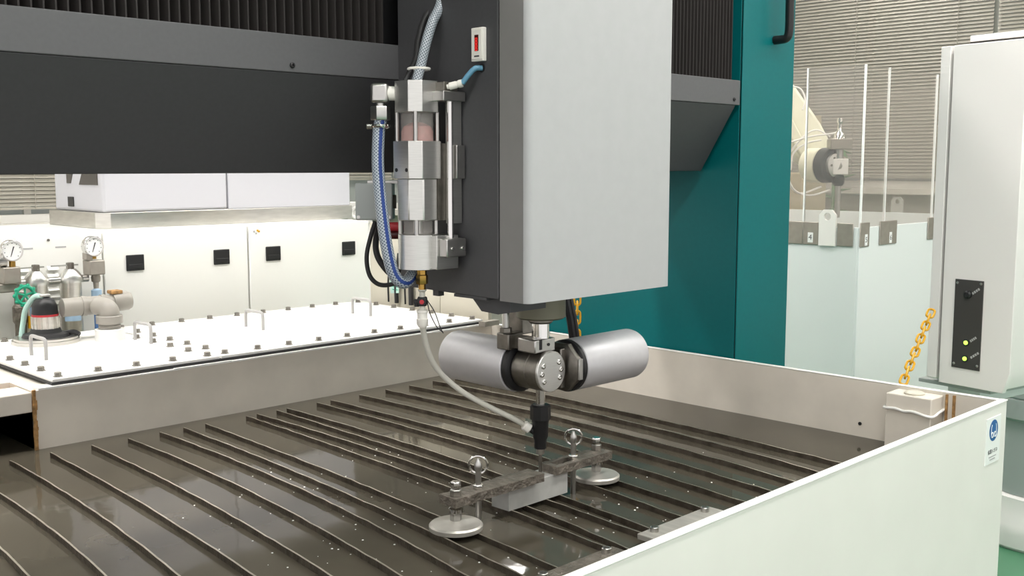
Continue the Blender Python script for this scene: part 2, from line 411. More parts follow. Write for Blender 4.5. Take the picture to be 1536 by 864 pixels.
# square corner post with cap, tied by a white cord
post = part(MB().box((2.700, 1.143, .0), (2.775, 1.268, .893)), 'corner_post', 'tank_inner', tank, .003)
part(MB().lathe((2.735, 1.205, .893), (0, 0, 1), [(0, .026), (.004, .027), (.007, .022), (.008, .01)], 20), 'post_cap', 'beige_panel', post)
part(MB().tube([(2.775, 1.272, .856), (2.74, 1.2725, .853), (2.698, 1.271, .852), (2.6955, 1.24, .8545), (2.6965, 1.215, .850), (2.6955, 1.19, .853), (2.696, 1.141, .846), (2.74, 1.138, .852), (2.775, 1.139, .856)], .0038, 8, 5), 'cord', 'plate_white', post, label='white cord tied around the post')
g = MB(); g.box((2.768, 1.110, .74), (2.775, 1.116, .897)).box((2.768, 1.130, .74), (2.775, 1.135, .897))
part(g, 'weld_seam', 'rust_edge', tank)
# safety sticker
sx0, sz0 = 2.665, .76
a = onY(1480, 630, .985); b = onY(1501, 621, .985); c_ = onY(1477, 699, .985)
X0, X1, ZA, ZB = a.x, b.x, c_.z, a.z
sg = part(MB().box((X0, .9835, ZA), (X1, .985, ZB)), 'safety_sticker', 'sign_white', tank, label='white safety sticker with a blue goggles symbol')
xm = (X0+X1)/2; W_ = X1-X0; rz_ = W_*.40; zc = ZB-.034
part(MB().cyl((xm, .9835, zc), (xm, .9831, zc), .0275, 28), 'blue_disc', 'sign_blue', sg)
gg = MB()
for sx in (-1, 1):
    gg.ring((xm+sx*.0085, .9829, zc-.011), (0, 1, 0), .0065, .0011, 14, 6)
    gg.tube([(xm+sx*.016, .983, zc-.008), (xm+sx*.0155, .983, zc+.008), (xm+sx*.012, .983, zc+.016)], .0009, 6, 4)
gg.box((xm-.003, .9826, zc-.0095), (xm+.003, .9831, zc-.0075)); part(gg, 'goggles_symbol', 'sign_white', sg)
text('保護メガネ', 'lettering', 'text_dark', sg, .0125, (xm, .9833, ZA+.030), (1, 0, 0), (0, 0, 1))
gl = MB()
for zz, l in ((.017, .024), (.010, .017)): gl.box((xm-l, .9831, ZA+zz-.0016), (xm+l, .9835, ZA+zz+.0016))
part(gl, 'small_print', 'print_grey', sg)
# water
wm = MB().add([(-.585, 1.0, ZWT), (2.775, 1.0, ZWT), (2.775, 2.885, ZWT), (1.062, 2.885, ZWT), (1.062, 3.5, ZWT), (-.585, 3.5, ZWT),
               (-.585, 1.0, .05), (2.775, 1.0, .05), (2.775, 2.885, .05), (1.062, 2.885, .05), (1.062, 3.5, .05), (-.585, 3.5, .05)],
              [(0, 1, 2, 3, 4, 5), (11, 10, 9, 8, 7, 6)]+[(i, (i+1) % 6+0, (i+1) % 6+6, i+6) for i in range(6)])
solo(wm, 'tank_water', 'murky_water', 'murky brown water filling the white cutting tank', 'water', (1.2, 1.9, .05), kind='stuff')

# ------------------------------------------------------------------ support slats, traced and laid on the slat plane
TR = [[(0,738.5),(31,760.6),(78,793),(116.7,825),(159.5,864)],
[(13,689),(93,734.7),(145,769.7),(202,808.6),(270,864)],
[(76.5,679),(171,729.5),(259,784),(320,820),(383,864)],
[(137.5,666),(228,712.6),(300,746),(406.5,803.5),(493.7,864)],
[(192.4,657),(300,700),(402,751),(521,815),(604,864)],
[(241,648),(300,670),(404,710.4),(554,783),(619,818),(703,864)],
[(275,641),(300,649.5),(429.7,704),(545,750),(619,784),(674,808),(782,864)],
[(308,634),(461,697),(600,746),(657,772.7),(719,798),(828,850)],
[(371,623.5),(507,671.5),(620,713),(675,728),(774,766),(840,793),(910,822)],
[(385.6,621),(500,653),(708,727),(791,759),(840,779.7),(952,825)],
[(415,615),(500,640.4),(620,683),(735,718),(840,754),(957.6,798.7)],
[(432,612),(500,632),(620,667.6),(750,709),(844,744.6),(971,791)],
[(472.5,603),(612.5,640.4),(687.5,661),(798,699),(895,728.5),(1022,774)],
[(502,601),(654,640.4),(808,682),(929,722.8),(1054,761.7)],
[(540,591.5),(654,619.6),(798,655),(904,687),(1000,713.5),(1123,755)],
[(577,584),(714.6,614.4),(823,641),(867,652.7),(1000,689.6),(1164.6,738.5)],
[(615,578),(825,622.5),(904,641),(1000,668.5),(1202,724)],
[(650,571),(823,606),(925,626.7),(1000,646.5),(1235,709)],
[(685,565),(816.7,592),(904,610),(1000,631),(1269,696)]]
def polyfit2(ys, xs):
    A = Matrix(((0,0,0),(0,0,0),(0,0,0))); B = Vector((0, 0, 0)); u = [y-2 for y in ys]
    for y, x_ in zip(u, xs):
        q = (1, y, y*y)
        for i in range(3):
            B[i] += q[i]*x_
            for j in range(3): A[i][j] += q[i]*q[j]
    return A.inverted() @ B
def slat_mesh(cf, y0, dx=0, seed=0):
    rr = random.Random(seed); n = 46; m = MB(); vs = []; fs = []; th = .0021
    for i in range(n+1):
        y = y0+(1.035-y0)*i/n; t = y-2; x_ = cf[0]+cf[1]*t+cf[2]*t*t+dx; zt = ZS+rr.uniform(-.0012, .0008)
        for (ox, oz) in ((-th, -1), (th, -1), (th, 0), (-th, 0)): vs.append((x_+ox, y, zt if oz == 0 else .62))
    for i in range(n):
        for k in range(4): fs.append((i*4+k, i*4+(k+1) % 4, i*4+4+(k+1) % 4, i*4+4+k))
    fs += [(3, 2, 1, 0), (n*4, n*4+1, n*4+2, n*4+3)]
    return m.add(vs, fs)
cfs = []
for i, tr in enumerate(TR):
    p = [onZ(x_, y_, ZS) for x_, y_ in tr]; cf = polyfit2([q.y for q in p], [q.x for q in p]); cfs.append(cf)
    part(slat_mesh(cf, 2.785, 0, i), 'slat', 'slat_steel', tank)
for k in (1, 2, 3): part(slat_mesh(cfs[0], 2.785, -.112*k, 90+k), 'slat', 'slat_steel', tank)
def slat_x(i, y): cf = cfs[i]; t = y-2; return cf[0]+cf[1]*t+cf[2]*t*t
# clamp plates over slat ends
screw = MB().lathe((0, 0, 0), (0, 0, 1), [(0, .0095), (.009, .0095), (.010, .0085), (.010, .0052), (.005, .005)], 16).mesh('screw')
screw.materials.append(MATS['steel'])
def endplate(x0, x1, y0, y1, lab):
    t = thing('slat_end_plate', lab, 'plate', ((x0+x1)/2, (y0+y1)/2, ZS+.001))
    part(MB().box((x0, y0, ZS+.001), (x1, y1, ZS+.013)), 'plate', 'rusty' if x0 < 1.5 else 'plate_steel', t, .0015)
    for x_ in (x0+.035, x1-.035): link(screw, 'socket_screw', None, t, (x_, (y0+y1)/2+.004, ZS+.013))
endplate(1.638, 1.885, 1.238, 1.280, 'shiny flat steel plate with two socket screws holding down slat ends')
endplate(1.300, 1.548, 1.232, 1.272, 'dull rusty steel plate with two socket screws holding down slat ends')

# ------------------------------------------------------------------ workpiece and its clamps
TIP = Vector((1.702, 1.611))
ZB_ = ZS+.0525
blk = thing('workpiece_block', 'grey aluminium block clamped on the slats under the nozzle', 'workpiece', (1.674, 1.614, ZS))
part(MB().box((1.578, 1.588, ZS), (1.770, 1.642, ZB_)), 'block', 'block_alu', blk, .0008)
def ragged(x0, x1, y0, y1, seed, slot=None):
    rr = random.Random(seed); n = 22; lo = []; hi = []
    for i in range(n+1):
        x_ = x0+(x1-x0)*i/n; j = .0022 if 0 < i < n else 0
        lo.append((x_, y0+rr.uniform(-j, j))); hi.append((x_, y1+rr.uniform(-j, j)))
    return lo+hi[::-1]
hexnut = lambda p, r, h: MB().lathe(p, (0, 0, 1), [(0, r*.96), (.001, r), (h-.001, r), (h, r*.93)], 6)
def clamp(lab, foot, eye, bx0, bx1, y0, y1, seed, slot):
    t = thing('strap_clamp', lab, 'clamp', (foot[0], foot[1], ZS))
    z0 = ZB_+.0005; z1 = z0+.019
    if slot:
        pl = ragged(bx0, bx1, y0, y1, seed); m = MB()
        for (ya, yb, xa, xb) in ((y0, y0+.014, bx0, bx1), (y1-.014, y1, bx0, bx1), (y0+.0139, y1-.0139, slot[1], bx1), (y0+.0139, y1-.0139, bx0, slot[0])):
            m.prism(ragged(xa, xb, ya, yb, seed+int(ya*1000)), lambda p, q: (p, q, z0), lambda p, q: (p, q, z1))
    else: m = MB().prism(ragged(bx0, bx1, y0, y1, seed), lambda p, q: (p, q, z0), lambda p, q: (p, q, z1))
    part(m, 'clamp_bar', 'rusty', t, label='rusty ragged steel clamp bar')
    fx, fy = foot
    d = part(MB().lathe((fx, fy, ZS), (0, 0, 1), [(0, .050), (.0015, .056), (.010, .0565), (.0135, .053), (.0165, .030), (.019, .013), (.0195, .012)], 40), 'foot_disc', 'foot_steel', t, label='round steel foot disc')
    part(hexnut((fx, fy, ZS+.0195), .0125, .016), 'hex_nut', 'steel', t)
    part(MB().cyl((fx, fy, ZS+.0355), (fx, fy, ZS+.098), .0085, 14), 'stud', 'steel_dark', t)
    part(MB().lathe((fx, fy, z0-.019), (0, 0, 1), [(0, .011), (.003, .0155), (.011, .0155), (.0145, .012), (.018, .012)], 18), 'collar', 'chrome', t)
    part(hexnut((fx, fy, z1+.0005), .0125, .013), 'hex_nut', 'steel', t)
    part(hexnut((fx, fy, z1+.0135), .0105, .017), 'cap_nut', 'chrome', t)
    ex, ey = eye
    eb = part(MB().cyl((ex, ey, .60), (ex, ey, z1+.044), .0065, 14).lathe((ex, ey, z1+.038), (0, 0, 1), [(0, .0065), (.004, .008), (.016, .008), (.022, .0045), (.028, .003)], 14), 'eye_bolt', 'steel', t)
    part(MB().ring((ex, ey, z1+.052), (.75, .62, .1), .0195, .0026, 26, 8), 'ring', 'chrome', eb)
    part(hexnut((ex, ey, z1+.0005), .0115, .009), 'hex_nut', 'chrome', t)
    return t
clamp('rusty strap clamp on a foot disc, its solid bar ending at the block\'s bare corner', (1.421, 1.586), (1.487, 1.588), 1.403, 1.668, 1.566, 1.618, 3, None)
clamp('rusty strap clamp with a slotted bar ending at the nozzle, on a foot disc', (1.900, 1.612), (1.803, 1.600), 1.722, 1.918, 1.578, 1.630, 8, (1.738, 1.800))

# ================================================================== GANTRY
beam = thing('gantry_beam', 'long dark grey gantry beam spanning above the tank with black bellows', 'beam', (1.2, 1.9, 1.48))
YB = 1.828
BX0, BX1 = -.8, 2.815
part(MB().prism([(YB, 1.6865), (YB+.122, 1.4865), (2.25, 1.4865), (2.25, 1.6865)], lambda y, z: (BX0, y, z), lambda y, z: (2.795, y, z)), 'lower_cover', 'dark_cover', beam, .002)
part(MB().box((BX0, YB-.002, 1.687), (BX1, 2.25, 1.762)), 'guard_strip', 'beam_strip', beam, .002)
part(MB().box((BX0, YB+.05, 1.762), (BX1, 2.25, 2.3)), 'core', 'black', beam)
part(MB().box((2.795, YB+.14, 1.50), (2.818, 2.25, 1.687)), 'end_bracket', 'beam_strip', beam)
def bellows(x0, x1, p):
    m = MB(); n = int((x1-x0)/p); pts = []
    for i in range(n):
        xx = x0+i*p; pts += [(xx, YB+.034), (xx+p*.40, YB+.010), (xx+p*.55, YB+.010)]
    pts.append((x0+n*p, YB+.034)); pts += [(x0+n*p, YB+.048), (x0, YB+.048)]
    k = len(pts); vs = [(a_, b_, 1.7625) for a_, b_ in pts]+[(a_, b_, 2.3) for a_, b_ in pts]
    m.add(vs, [(i, (i+1) % k, k+(i+1) % k, k+i) for i in range(k)]); return m
part(bellows(BX0, 1.46, .0205), 'bellows', 'bellows_black', beam, ang=15)
part(bellows(1.95, 2.80, .0165), 'bellows', 'bellows_black', beam, ang=15)
sc = onY(438, 98, YB-.002)
for x_, z_ in ((sc.x, sc.z), (onY(1101, 149, YB-.002).x, onY(1101, 149, YB-.002).z)):
    part(MB().lathe((x_, YB-.002, z_), (0, -1, 0), [(0, .0055), (.003, .0055), (.0045, .0035), (.0045, .002), (.002, .002)], 14), 'screw', 'black', beam)
# column
CX, CY = 2.82, 1.824
colm = thing('gantry_column', 'teal painted gantry column with a black pull handle beside the tank', 'column', (2.97, 2.1, 0))
part(MB().box((CX+.004, CY+.004, 0), (3.118, 2.75, 2.6)), 'core', 'black', colm)
part(MB().box((CX+.002, CY, 0), (3.122, CY+.004, 2.6)), 'front_panel', 'teal', colm, .001)
part(MB().box((CX, CY+.007, 0), (CX+.004, 2.75, 2.6)), 'side_panel', 'teal', colm, .001)
part(MB().box((3.118, CY+.007, 0), (3.122, 2.75, 2.6)), 'side_panel', 'teal', colm, .001)
hx = 3.0
part(MB().tube([(hx, CY, 1.898), (hx, CY-.025, 1.898), (hx+.001, CY-.043, 1.902), (hx+.002, CY-.05, 1.925), (hx+.002, CY-.05, 2.0), (hx+.002, CY-.05, 2.045), (hx+.001, CY-.043, 2.068), (hx, CY-.025, 2.072), (hx, CY, 2.072)], .0135, 12, 5), 'handle', 'black', colm, label='black pull handle')

# ================================================================== Z CARRIAGE
ZX0, ZX1, ZY0, ZZ0 = 1.476, 1.938, 1.431, 1.231
car = thing('carriage_housing', 'tall light grey carriage housing with a dark side hanging from the gantry beam', 'housing', (1.70, 1.63, ZZ0))
# light grey front cover wraps round the corner with a wide radius
poly = []
R = .014
for k in range(9):
    q = math.pi + (math.pi/2)*k/8; poly.append((ZX0+R+R*math.cos(q), ZY0+R+R*math.sin(q)))
for k in range(9):
    q = 1.5*math.pi + (math.pi/2)*k/8; poly.append((ZX1-.012+.012*math.cos(q), ZY0+.012+.012*math.sin(q)))
poly += [(ZX1, 1.51), (ZX0, 1.51)]
part(MB().prism(poly, lambda x, y: (x, y, ZZ0), lambda x, y: (x, y, 2.35)), 'front_cover', 'z_cover', car)
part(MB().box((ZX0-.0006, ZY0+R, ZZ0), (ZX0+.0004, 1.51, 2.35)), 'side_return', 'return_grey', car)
part(MB().box((ZX0+.003, 1.51, ZZ0+.004), (ZX1-.003, 1.514, 2.35)), 'cover_gap', 'black', car)
body = MB().prism([(1.514, ZZ0+.002), (1.826, ZZ0+.006), (1.826, 2.35), (1.514, 2.35)], lambda y, z: (ZX0+.0, y, z), lambda y, z: (ZX1, y, z))
part(body, 'side_cover', 'dark_cover', car, .0015)
part(MB().box((ZX0-.0015, 1.513, ZZ0+.006), (ZX0, 1.5165, 2.35)), 'cover_lip', 'beam_strip', car)
part(MB().prism([(1.622, ZZ0+.004), (1.585, ZZ0-.030), (1.535, ZZ0-.032), (1.500, ZZ0-.025), (1.500, ZZ0+.004)], lambda y, z: (1.495, y, z), lambda y, z: (1.60, y, z)), 'bottom_bracket', 'dark_cover', car)
part(MB().cbox((1.49, 1.715, ZZ0-.001), (.016, .018, .014)), 'bottom_foot', 'dark_cover', car)
part(MB().cbox((1.482, 1.60, ZZ0+.0), (.01, .10, .006)), 'bottom_lip', 'dark_cover', car)
# display
a = onX(712, 43, ZX0); b = onX(730, 90, ZX0)
dy0, dy1, dz0, dz1 = b.y, a.y, b.z-.002, a.z
disp = part(MB().box((ZX0-.010, dy0, dz0), (ZX0, dy1, dz1)), 'display', 'white_plastic', car, .0015, label='small white digital display with red digits')
ym = (dy0+dy1)/2; dw = dy1-dy0; dh = dz1-dz0
part(MB().box((ZX0-.0115, dy0+dw*.08, dz0+dh*.06), (ZX0-.010, dy1-dw*.08, dz1-dh*.05)), 'bezel', 'white_plastic', disp, .0006)
part(MB().box((ZX0-.0122, ym-dw*.17, dz0+dh*.30), (ZX0-.0115, ym+dw*.15, dz1-dh*.22)), 'screen', 'red_dark', disp)
dg = MB()
for k in range(4):
    zc2 = dz0+dh*(.35+k*.10); hh = dh*.033; ww = dw*.09; xx = ZX0-.0126
    for s_ in (-1, 1): dg.box((xx, ym-ww, zc2+s_*hh-.0006), (xx+.0005, ym+ww, zc2+s_*hh+.0006))
    dg.box((xx, ym-ww, zc2-hh), (xx+.0005, ym-ww+.0013, zc2+hh)); dg.box((xx, ym+ww-.0013, zc2-hh), (xx+.0005, ym+ww, zc2+hh))
part(dg, 'digits', 'red_led', disp)
part(MB().cbox((ZX0-.0118, ym-dw*.02, dz0+dh*.15), (.0006, dw*.42, dh*.045)), 'maker_mark', 'text_dark', disp, .001)
bh = onX(723, 102, ZX0)
part(MB().cyl((ZX0-.0005, bh.y, bh.z), (ZX0+.002, bh.y, bh.z), .009, 16), 'cable_hole', 'black', car)

# ------------------------------------------------------------------ cutting head
N = Vector((1.702, 1.611, 0)); HZ = 1.045
head = thing('waterjet_cutter', 'two-axis waterjet cutting head with two silver motors and a black nozzle', 'cutting head', (N.x, N.y, .805))
part(MB().lathe((N.x, N.y, 1.163), (0, 0, 1), [(0, .050), (.004, .056), (.07, .056)], 40), 'mounting_flange', 'olive', head, label='olive round mounting flange')
part(MB().lathe((N.x, N.y, 1.152), (0, 0, 1), [(0, .024), (.004, .028), (.011, .028)], 28), 'shaft_collar', 'steel_dark', head)
part(MB().cyl((N.x, N.y, 1.10), (N.x, N.y, 1.153), .020, 24), 'shaft', 'chrome', head)
part(MB().box((1.701, 1.668, 1.119), (1.79, 1.73, 1.228)), 'back_block', 'steel_dark', head, .002)
part(MB().box((1.662, 1.590, 1.088), (1.728, 1.645, 1.119)), 'clamp_block', 'steel', head, .003)
part(MB().box((1.676, 1.589, 1.096), (1.684, 1.5905, 1.1185)), 'clamp_slit', 'black', head)
part(MB().box((1.652, 1.664, 1.088), (1.700, 1.702, 1.126)), 'arm_block', 'steel_dark', head, .003)
part(MB().box((1.672, 1.645, 1.092), (1.70, 1.664, 1.119)), 'arm_bar', 'steel_dark', head)
part(MB().cyl((1.705, 1.590, 1.105), (1.705, 1.588, 1.105), .0035, 10), 'screw', 'black', head)
st = onX(761, 495, 1.645)
part(MB().cyl((1.669, 1.689, 1.126), (1.669, 1.689, 1.232), .0085, 14), 'threaded_stud', 'steel', head)
part(MB().lathe((1.669, 1.689, 1.126), (0, 0, 1), [(0, .014), (.010, .014), (.011, .012)], 6), 'stud_nut', 'steel_dark', head)
# hub and its face
hub = part(MB().lathe((N.x, 1.577, HZ), (0, 1, 0), [(.004, .046), (.038, .046), (.039, .0445), (.041, .0445), (.042, .046), (.082, .046)], 40), 'hub', 'steel_dark', head)
part(MB().lathe((N.x, 1.577, HZ), (0, 1, 0), [(0, .0445), (.0015, .0465), (.006, .0465)], 44), 'hub_face', 'brushed_alu', hub, label='round brushed hub face with six screws')
for k in range(6):
    q = math.radians(30+60*k+ (0)); q = [35, 0, -35, 180-35, 180, 180+35][k]; q = math.radians(q+4)
    cx_, cz_ = N.x+.031*math.cos(q), HZ+.031*math.sin(q)
    o = part(MB().lathe((cx_, 1.577, cz_), (0, -1, 0), [(0, .0064), (.0018, .0064), (.0022, .0058), (.0022, .0032), (.0004, .003)], 14), 'hub_screw', 'chrome', hub)
# rear motor, lying away from the camera along the tank
part(MB().lathe((N.x, 1.663, HZ), (0, 1, 0), [(0, .052), (.004, .058), (.016, .058), (.018, .055)], 40), 'motor_flange', 'black', head)
part(MB().lathe((N.x, 1.681, HZ), (0, 1, 0), [(0, .0585), (.002, .0605), (.205, .0605), (.213, .058), (.216, .052)], 48), 'motor', 'motor_alu', head, label='silver motor cylinder behind the hub')
# side motor
part(MB().box((1.742, 1.586, HZ-.046), (1.765, 1.628, HZ+.046)), 'motor_bracket', 'steel_dark', head, .003)
part(MB().lathe((1.757, 1.606, HZ), (1, 0, 0), [(0, .052), (.004, .0585), (.018, .0585)], 8, .5), 'motor_clamp', 'steel_dark', head)
part(MB().box((1.762, 1.5475, HZ-.024), (1.775, 1.5520, HZ+.024)), 'clamp_plate', 'steel', head, .001)
part(MB().lathe((1.775, 1.606, HZ), (1, 0, 0), [(0, .056), (.004, .0605), (.014, .0605), (.016, .056)], 40), 'motor_flange', 'black', head)
part(MB().lathe((1.791, 1.606, HZ), (1, 0, 0), [(0, .0585), (.002, .0605), (.218, .0605), (.226, .058), (.229, .052)], 48), 'motor', 'motor_alu', head, label='silver motor cylinder beside the hub')
# nozzle stack
part(MB().cyl((N.x, N.y, .955), (N.x, N.y, 1.005), .0105, 18), 'nozzle_tube', 'chrome', head)
noz = part(MB().lathe((N.x, N.y, .930), (0, 0, 1), [(0, .0215), (.002, .0235), (.032, .0235), (.036, .020), (.037, .013)], 8), 'nozzle_nut', 'black', head)
part(MB().lathe((N.x, N.y, .864), (0, 0, 1), [(0, .0135), (.020, .0142), (.027, .0175), (.060, .0185), (.066, .0205)], 24), 'mixing_body', 'black', head)
part(MB().lathe((N.x, N.y, .851), (0, 0, 1), [(0, .0085), (.002, .0098), (.013, .0098)], 18), 'nozzle_collar', 'steel', head)
part(MB().cyl((N.x, N.y, ZB_+.001), (N.x, N.y, .852), .0040, 14, r1=.0042), 'focusing_tube', 'steel_dark', head)
pd = Vector((-.62, .50, .55)).normalized(); p0 = Vector((N.x, N.y, .893))
part(MB().cyl(p0, p0+pd*.028, .007, 12), 'inlet_stub', 'black', head)
part(MB().lathe(p0+pd*.028, pd, [(0, .008), (.002, .0115), (.016, .0115), (.019, .009)], 16), 'inlet_fitting', 'white_plastic', head, label='white hose fitting')
HOSE_END = p0+pd*.044

# ------------------------------------------------------------------ abrasive feeder on the dark side cover
fx, fy = 1.405, 1.679
FA = Vector((fx, fy, 0)); FD = (FA-Vector((0, 0, 0))).dot(fh)
def fz(y): return onX(627, y, fx).z
feed = thing('abrasive_feeder', 'brushed metal abrasive feeder with clear sight tubes mounted on the dark side cover', 'feeder', (fx, fy, fz(405)))
def chsq(h, c, z0, z1, ox=0, oy=0):
    p = [(-h+c, -h), (h-c, -h), (h, -h+c), (h, h-c), (h-c, h), (-h+c, h), (-h, h-c), (-h, -h+c)]
    return MB().prism(p, lambda x, y: (fx+x+ox, fy+y+oy, z0), lambda x, y: (fx+x+ox, fy+y+oy, z1))
part(chsq(.041, .020, fz(169), fz(122)), 'top_block', 'brushed_alu', feed, .001)
part(MB().cyl((fx, fy, fz(213)), (fx, fy, fz(168)), .0335, 28), 'sight_tube', 'acrylic_tube', feed)
part(MB().lathe((fx, fy, fz(212)), (0, 0, 1), [(0, .0325), (.020, .0325), (.030, .028), (.038, .012), (.039, .001)], 24), 'abrasive_grain', 'red_grain', feed, label='reddish abrasive grain inside the clear tube')
for sx, sy in ((-1, -1), (-1, 1), (1, -1), (1, 1)):
    part(MB().cyl((fx+sx*.029, fy+sy*.029, fz(213)), (fx+sx*.029, fy+sy*.029, fz(168)), .0045, 10), 'tie_rod', 'steel', feed)
    part(MB().cyl((fx+sx*.026, fy+sy*.026, fz(351)), (fx+sx*.026, fy+sy*.026, fz(329)), .0045, 10), 'tie_rod', 'steel', feed)
mid = part(chsq(.044, .020, fz(268), fz(212)), 'middle_block', 'brushed_alu', feed, .001)
for k in (-.018, .014): part(MB().cyl((fx-.0435, fy+k, fz(255)), (fx-.045, fy+k, fz(255)), .004, 10), 'screw', 'black', mid)
part(chsq(.0395, .022, fz(330), fz(267.5)), 'lower_block', 'brushed_alu', feed, .002)
part(MB().cyl((fx, fy, fz(351)), (fx, fy, fz(329.5)), .030, 28), 'sight_tube', 'acrylic_tube', feed)
part(MB().cyl((fx, fy, fz(351)), (fx, fy, fz(329.5)), .010, 14), 'feed_pipe', 'steel', feed)
part(MB().lathe((fx, fy, fz(403)), (0, 0, 1), [(0, .040), (.001, .0415), (fz(350.5)-fz(403)-.001, .0415), (fz(350.5)-fz(403), .040)], 32), 'bottom_block', 'brushed_alu', feed)
bb = part(MB().box((fx, fy-.058, fz(402)), (ZX0-.012, fy+.02, fz(352))), 'bottom_bracket', 'brushed_alu', feed, .001)
vb = part(MB().box((fx+.006, fy-.082, fz(386)+.004), (ZX0-.012, fy-.058, fz(357)+.001)), 'valve_block', 'steel', feed, .002)
for k in (.016, .044): part(MB().cyl((fx+.006+k, fy-.082, fz(371)), (fx+.006+k, fy-.0845, fz(371)), .0042, 10), 'screw', 'chrome', vb)
# back rail, rod and top bracket
part(MB().box((ZX0-.030, fy-.060, fz(335)), (ZX0-.003, fy-.040, fz(145))), 'back_rail', 'brushed_alu', feed, .001)
part(MB().box((ZX0-.026, fy-.07, fz(268)), (ZX0-.003, fy-.060, fz(218))), 'rail_clamp', 'steel', feed, .001)
part(MB().box((fx+.02, fy-.04, fz(330)), (ZX0, fy+.03, fz(215))), 'mounting_bracket', 'steel_dark', feed)
part(MB().cyl((fx+.036, fy-.060, fz(358)), (fx+.036, fy-.060, fz(148)), .0066, 16), 'guide_rod', 'chrome', feed)
tb = part(MB().box((fx+.006, fy-.075, fz(153)), (ZX0-.006, fy-.03, fz(138))), 'top_bracket', 'steel', feed, .0015)
part(MB().box((fx+.015, fy-.066, fz(138)), (fx+.052, fy-.03, fz(124))), 'air_valve', 'steel_dark', tb, .001)
TB = Vector((fx+.024, fy-.066, fz(132)))
tb_dir = Vector((.5, -.72, .20)).normalized()
part(MB().lathe(TB, tb_dir, [(0, .005), (.004, .005), (.005, .0075), (.018, .0075), (.022, .0065), (.025, .008), (.032, .008)], 14), 'air_fitting', 'white_plastic', tb, label='white push-in air fitting')
TB2 = TB+tb_dir*.032
# side elbow
el = Vector((fx-.052, fy+.054, fz(140)))
d_ = Vector((S, -S, 0))
RM = Matrix((d_, Vector((S, S, 0)), Vector((0, 0, 1)))).transposed()
elb = part(MB().cbox(el, (.036, .034, .040), RM), 'elbow', 'steel', feed, .006, label='nickel elbow fitting')
part(MB().cyl(el+d_*.016, el+d_*.050, .0145, 18), 'collar', 'white_plastic', elb)
part(MB().cyl(el-Vector((0, 0, .019)), el-Vector((0, 0, .026)), .010, 14), 'neck', 'steel', elb)
part(MB().lathe(el-Vector((0, 0, .054)), (0, 0, 1), [(0, .019), (.002, .0205), (.026, .0205), (.028, .019)], 6), 'hose_nut', 'steel', elb)
part(MB().ring(el-Vector((0, 0, .066)), (0, 0, 1), .0155, .0045, 22, 8), 'hose_clamp', 'chrome', elb)
part(MB().cyl(el-Vector((0, 0, .066))-d_*.017, el-Vector((0, 0, .066))-d_*.028, .006, 10), 'clamp_screw', 'chrome', elb)
# brass outlet, pinch valve and connector
bz = lambda y: onX(633, y, fx+.006).z
fxo, fyo = fx+.006, onX(633, 420, fx+.006).y
part(MB().lathe((fxo, fyo, bz(426)), (0, 0, 1), [(0, .0115), (.002, .0125), (.018, .0125), (.020, .010), (bz(404)-bz(426), .010)], 6), 'outlet_nut', 'brass', feed)
part(MB().cyl((fxo, fyo, bz(435)), (fxo, fyo, bz(425)), .0075, 16), 'outlet_stem', 'brass', feed)
part(MB().lathe((fxo, fyo, bz(466)), (0, 0, 1), [(0, .006), (bz(438)-bz(466), .006), (bz(436)-bz(466), .009), (bz(434)-bz(466), .009)], 14), 'outlet_tube', 'tube_white', feed)
pv = part(MB().cbox((fxo, fyo, bz(452)), (.020, .020, .019), RM), 'pinch_valve', 'black', feed, .003)
part(MB().cbox(Vector((fxo, fyo, bz(452)))-d_*.012, (.010, .012, .009), RM).cbox(Vector((fxo, fyo, bz(457)))-d_*.011, (.010, .010, .008), RM), 'valve_clip', 'black', pv, .001)
part(MB().cyl(Vector((fxo, fyo, bz(452)))-Vector((S, S, 0))*.009, Vector((fxo, fyo, bz(452)))-Vector((S, S, 0))*.012, .0048, 12), 'red_button', 'red', pv)
part(MB().lathe((fxo, fyo, bz(491)), (0, 0, 1), [(0, .008), (.006, .0115), (.018, .0125), (.019, .0105), (.030, .0105), (.032, .012), (bz(465)-bz(491), .012)], 16), 'hose_connector', 'white_plastic', feed)
# hoses and cables
HS = Vector((fxo, fyo, bz(489)))
dS = HS.dot(fw)-CAM.dot(fw); dE = HOSE_END.dot(fw)-CAM.dot(fw)
pts = [HS]
for i, (x_, y_) in enumerate(((640, 520), (650, 545), (668, 567), (697, 590), (735, 611), (768, 627))):
    k = (i+1)/7; pts.append(onD(x_, y_, dS+(dE-dS)*k))
pts.append(HOSE_END)
solo(MB().tube(pts, .0062, 12, 8), 'abrasive_hose', 'tube_white', 'thin milky hose sagging from the feeder outlet to the nozzle', 'hose', HS)
e0 = el-Vector((0, 0, .054)); de = e0.dot(fw)-CAM.dot(fw)
hp = [e0]+[onD(x_, y_, d2) for x_, y_, d2 in ((568, 200, de), (567, 250, de), (573, 320, de), (581, 375, de+.005), (591, 412, de+.015), (607, 424, de+.03), (622, 408, de+.06))]
solo(MB().tube(hp, .0128, 16, 8), 'braided_hose', 'braided_blue', 'clear braided hose with a blue stripe hanging from the elbow fitting', 'hose', e0)
t0 = Vector((fx+.008, fy+.012, fz(124))); dt = t0.dot(fw)-CAM.dot(fw)
hp = [t0]+[onD(x_, y_, d2) for x_, y_, d2 in ((632, 95, dt), (639, 65, dt), (648, 35, dt+.01), (661, 5, dt+.03), (668, -40, dt+.04), (674, -110, dt+.05))]+[Vector((ZX0, 1.66, 2.02))]
solo(MB().tube(hp, .0105, 16, 8), 'braided_hose', 'braided_grey', 'grey braided hose rising from the top of the feeder', 'hose', t0)
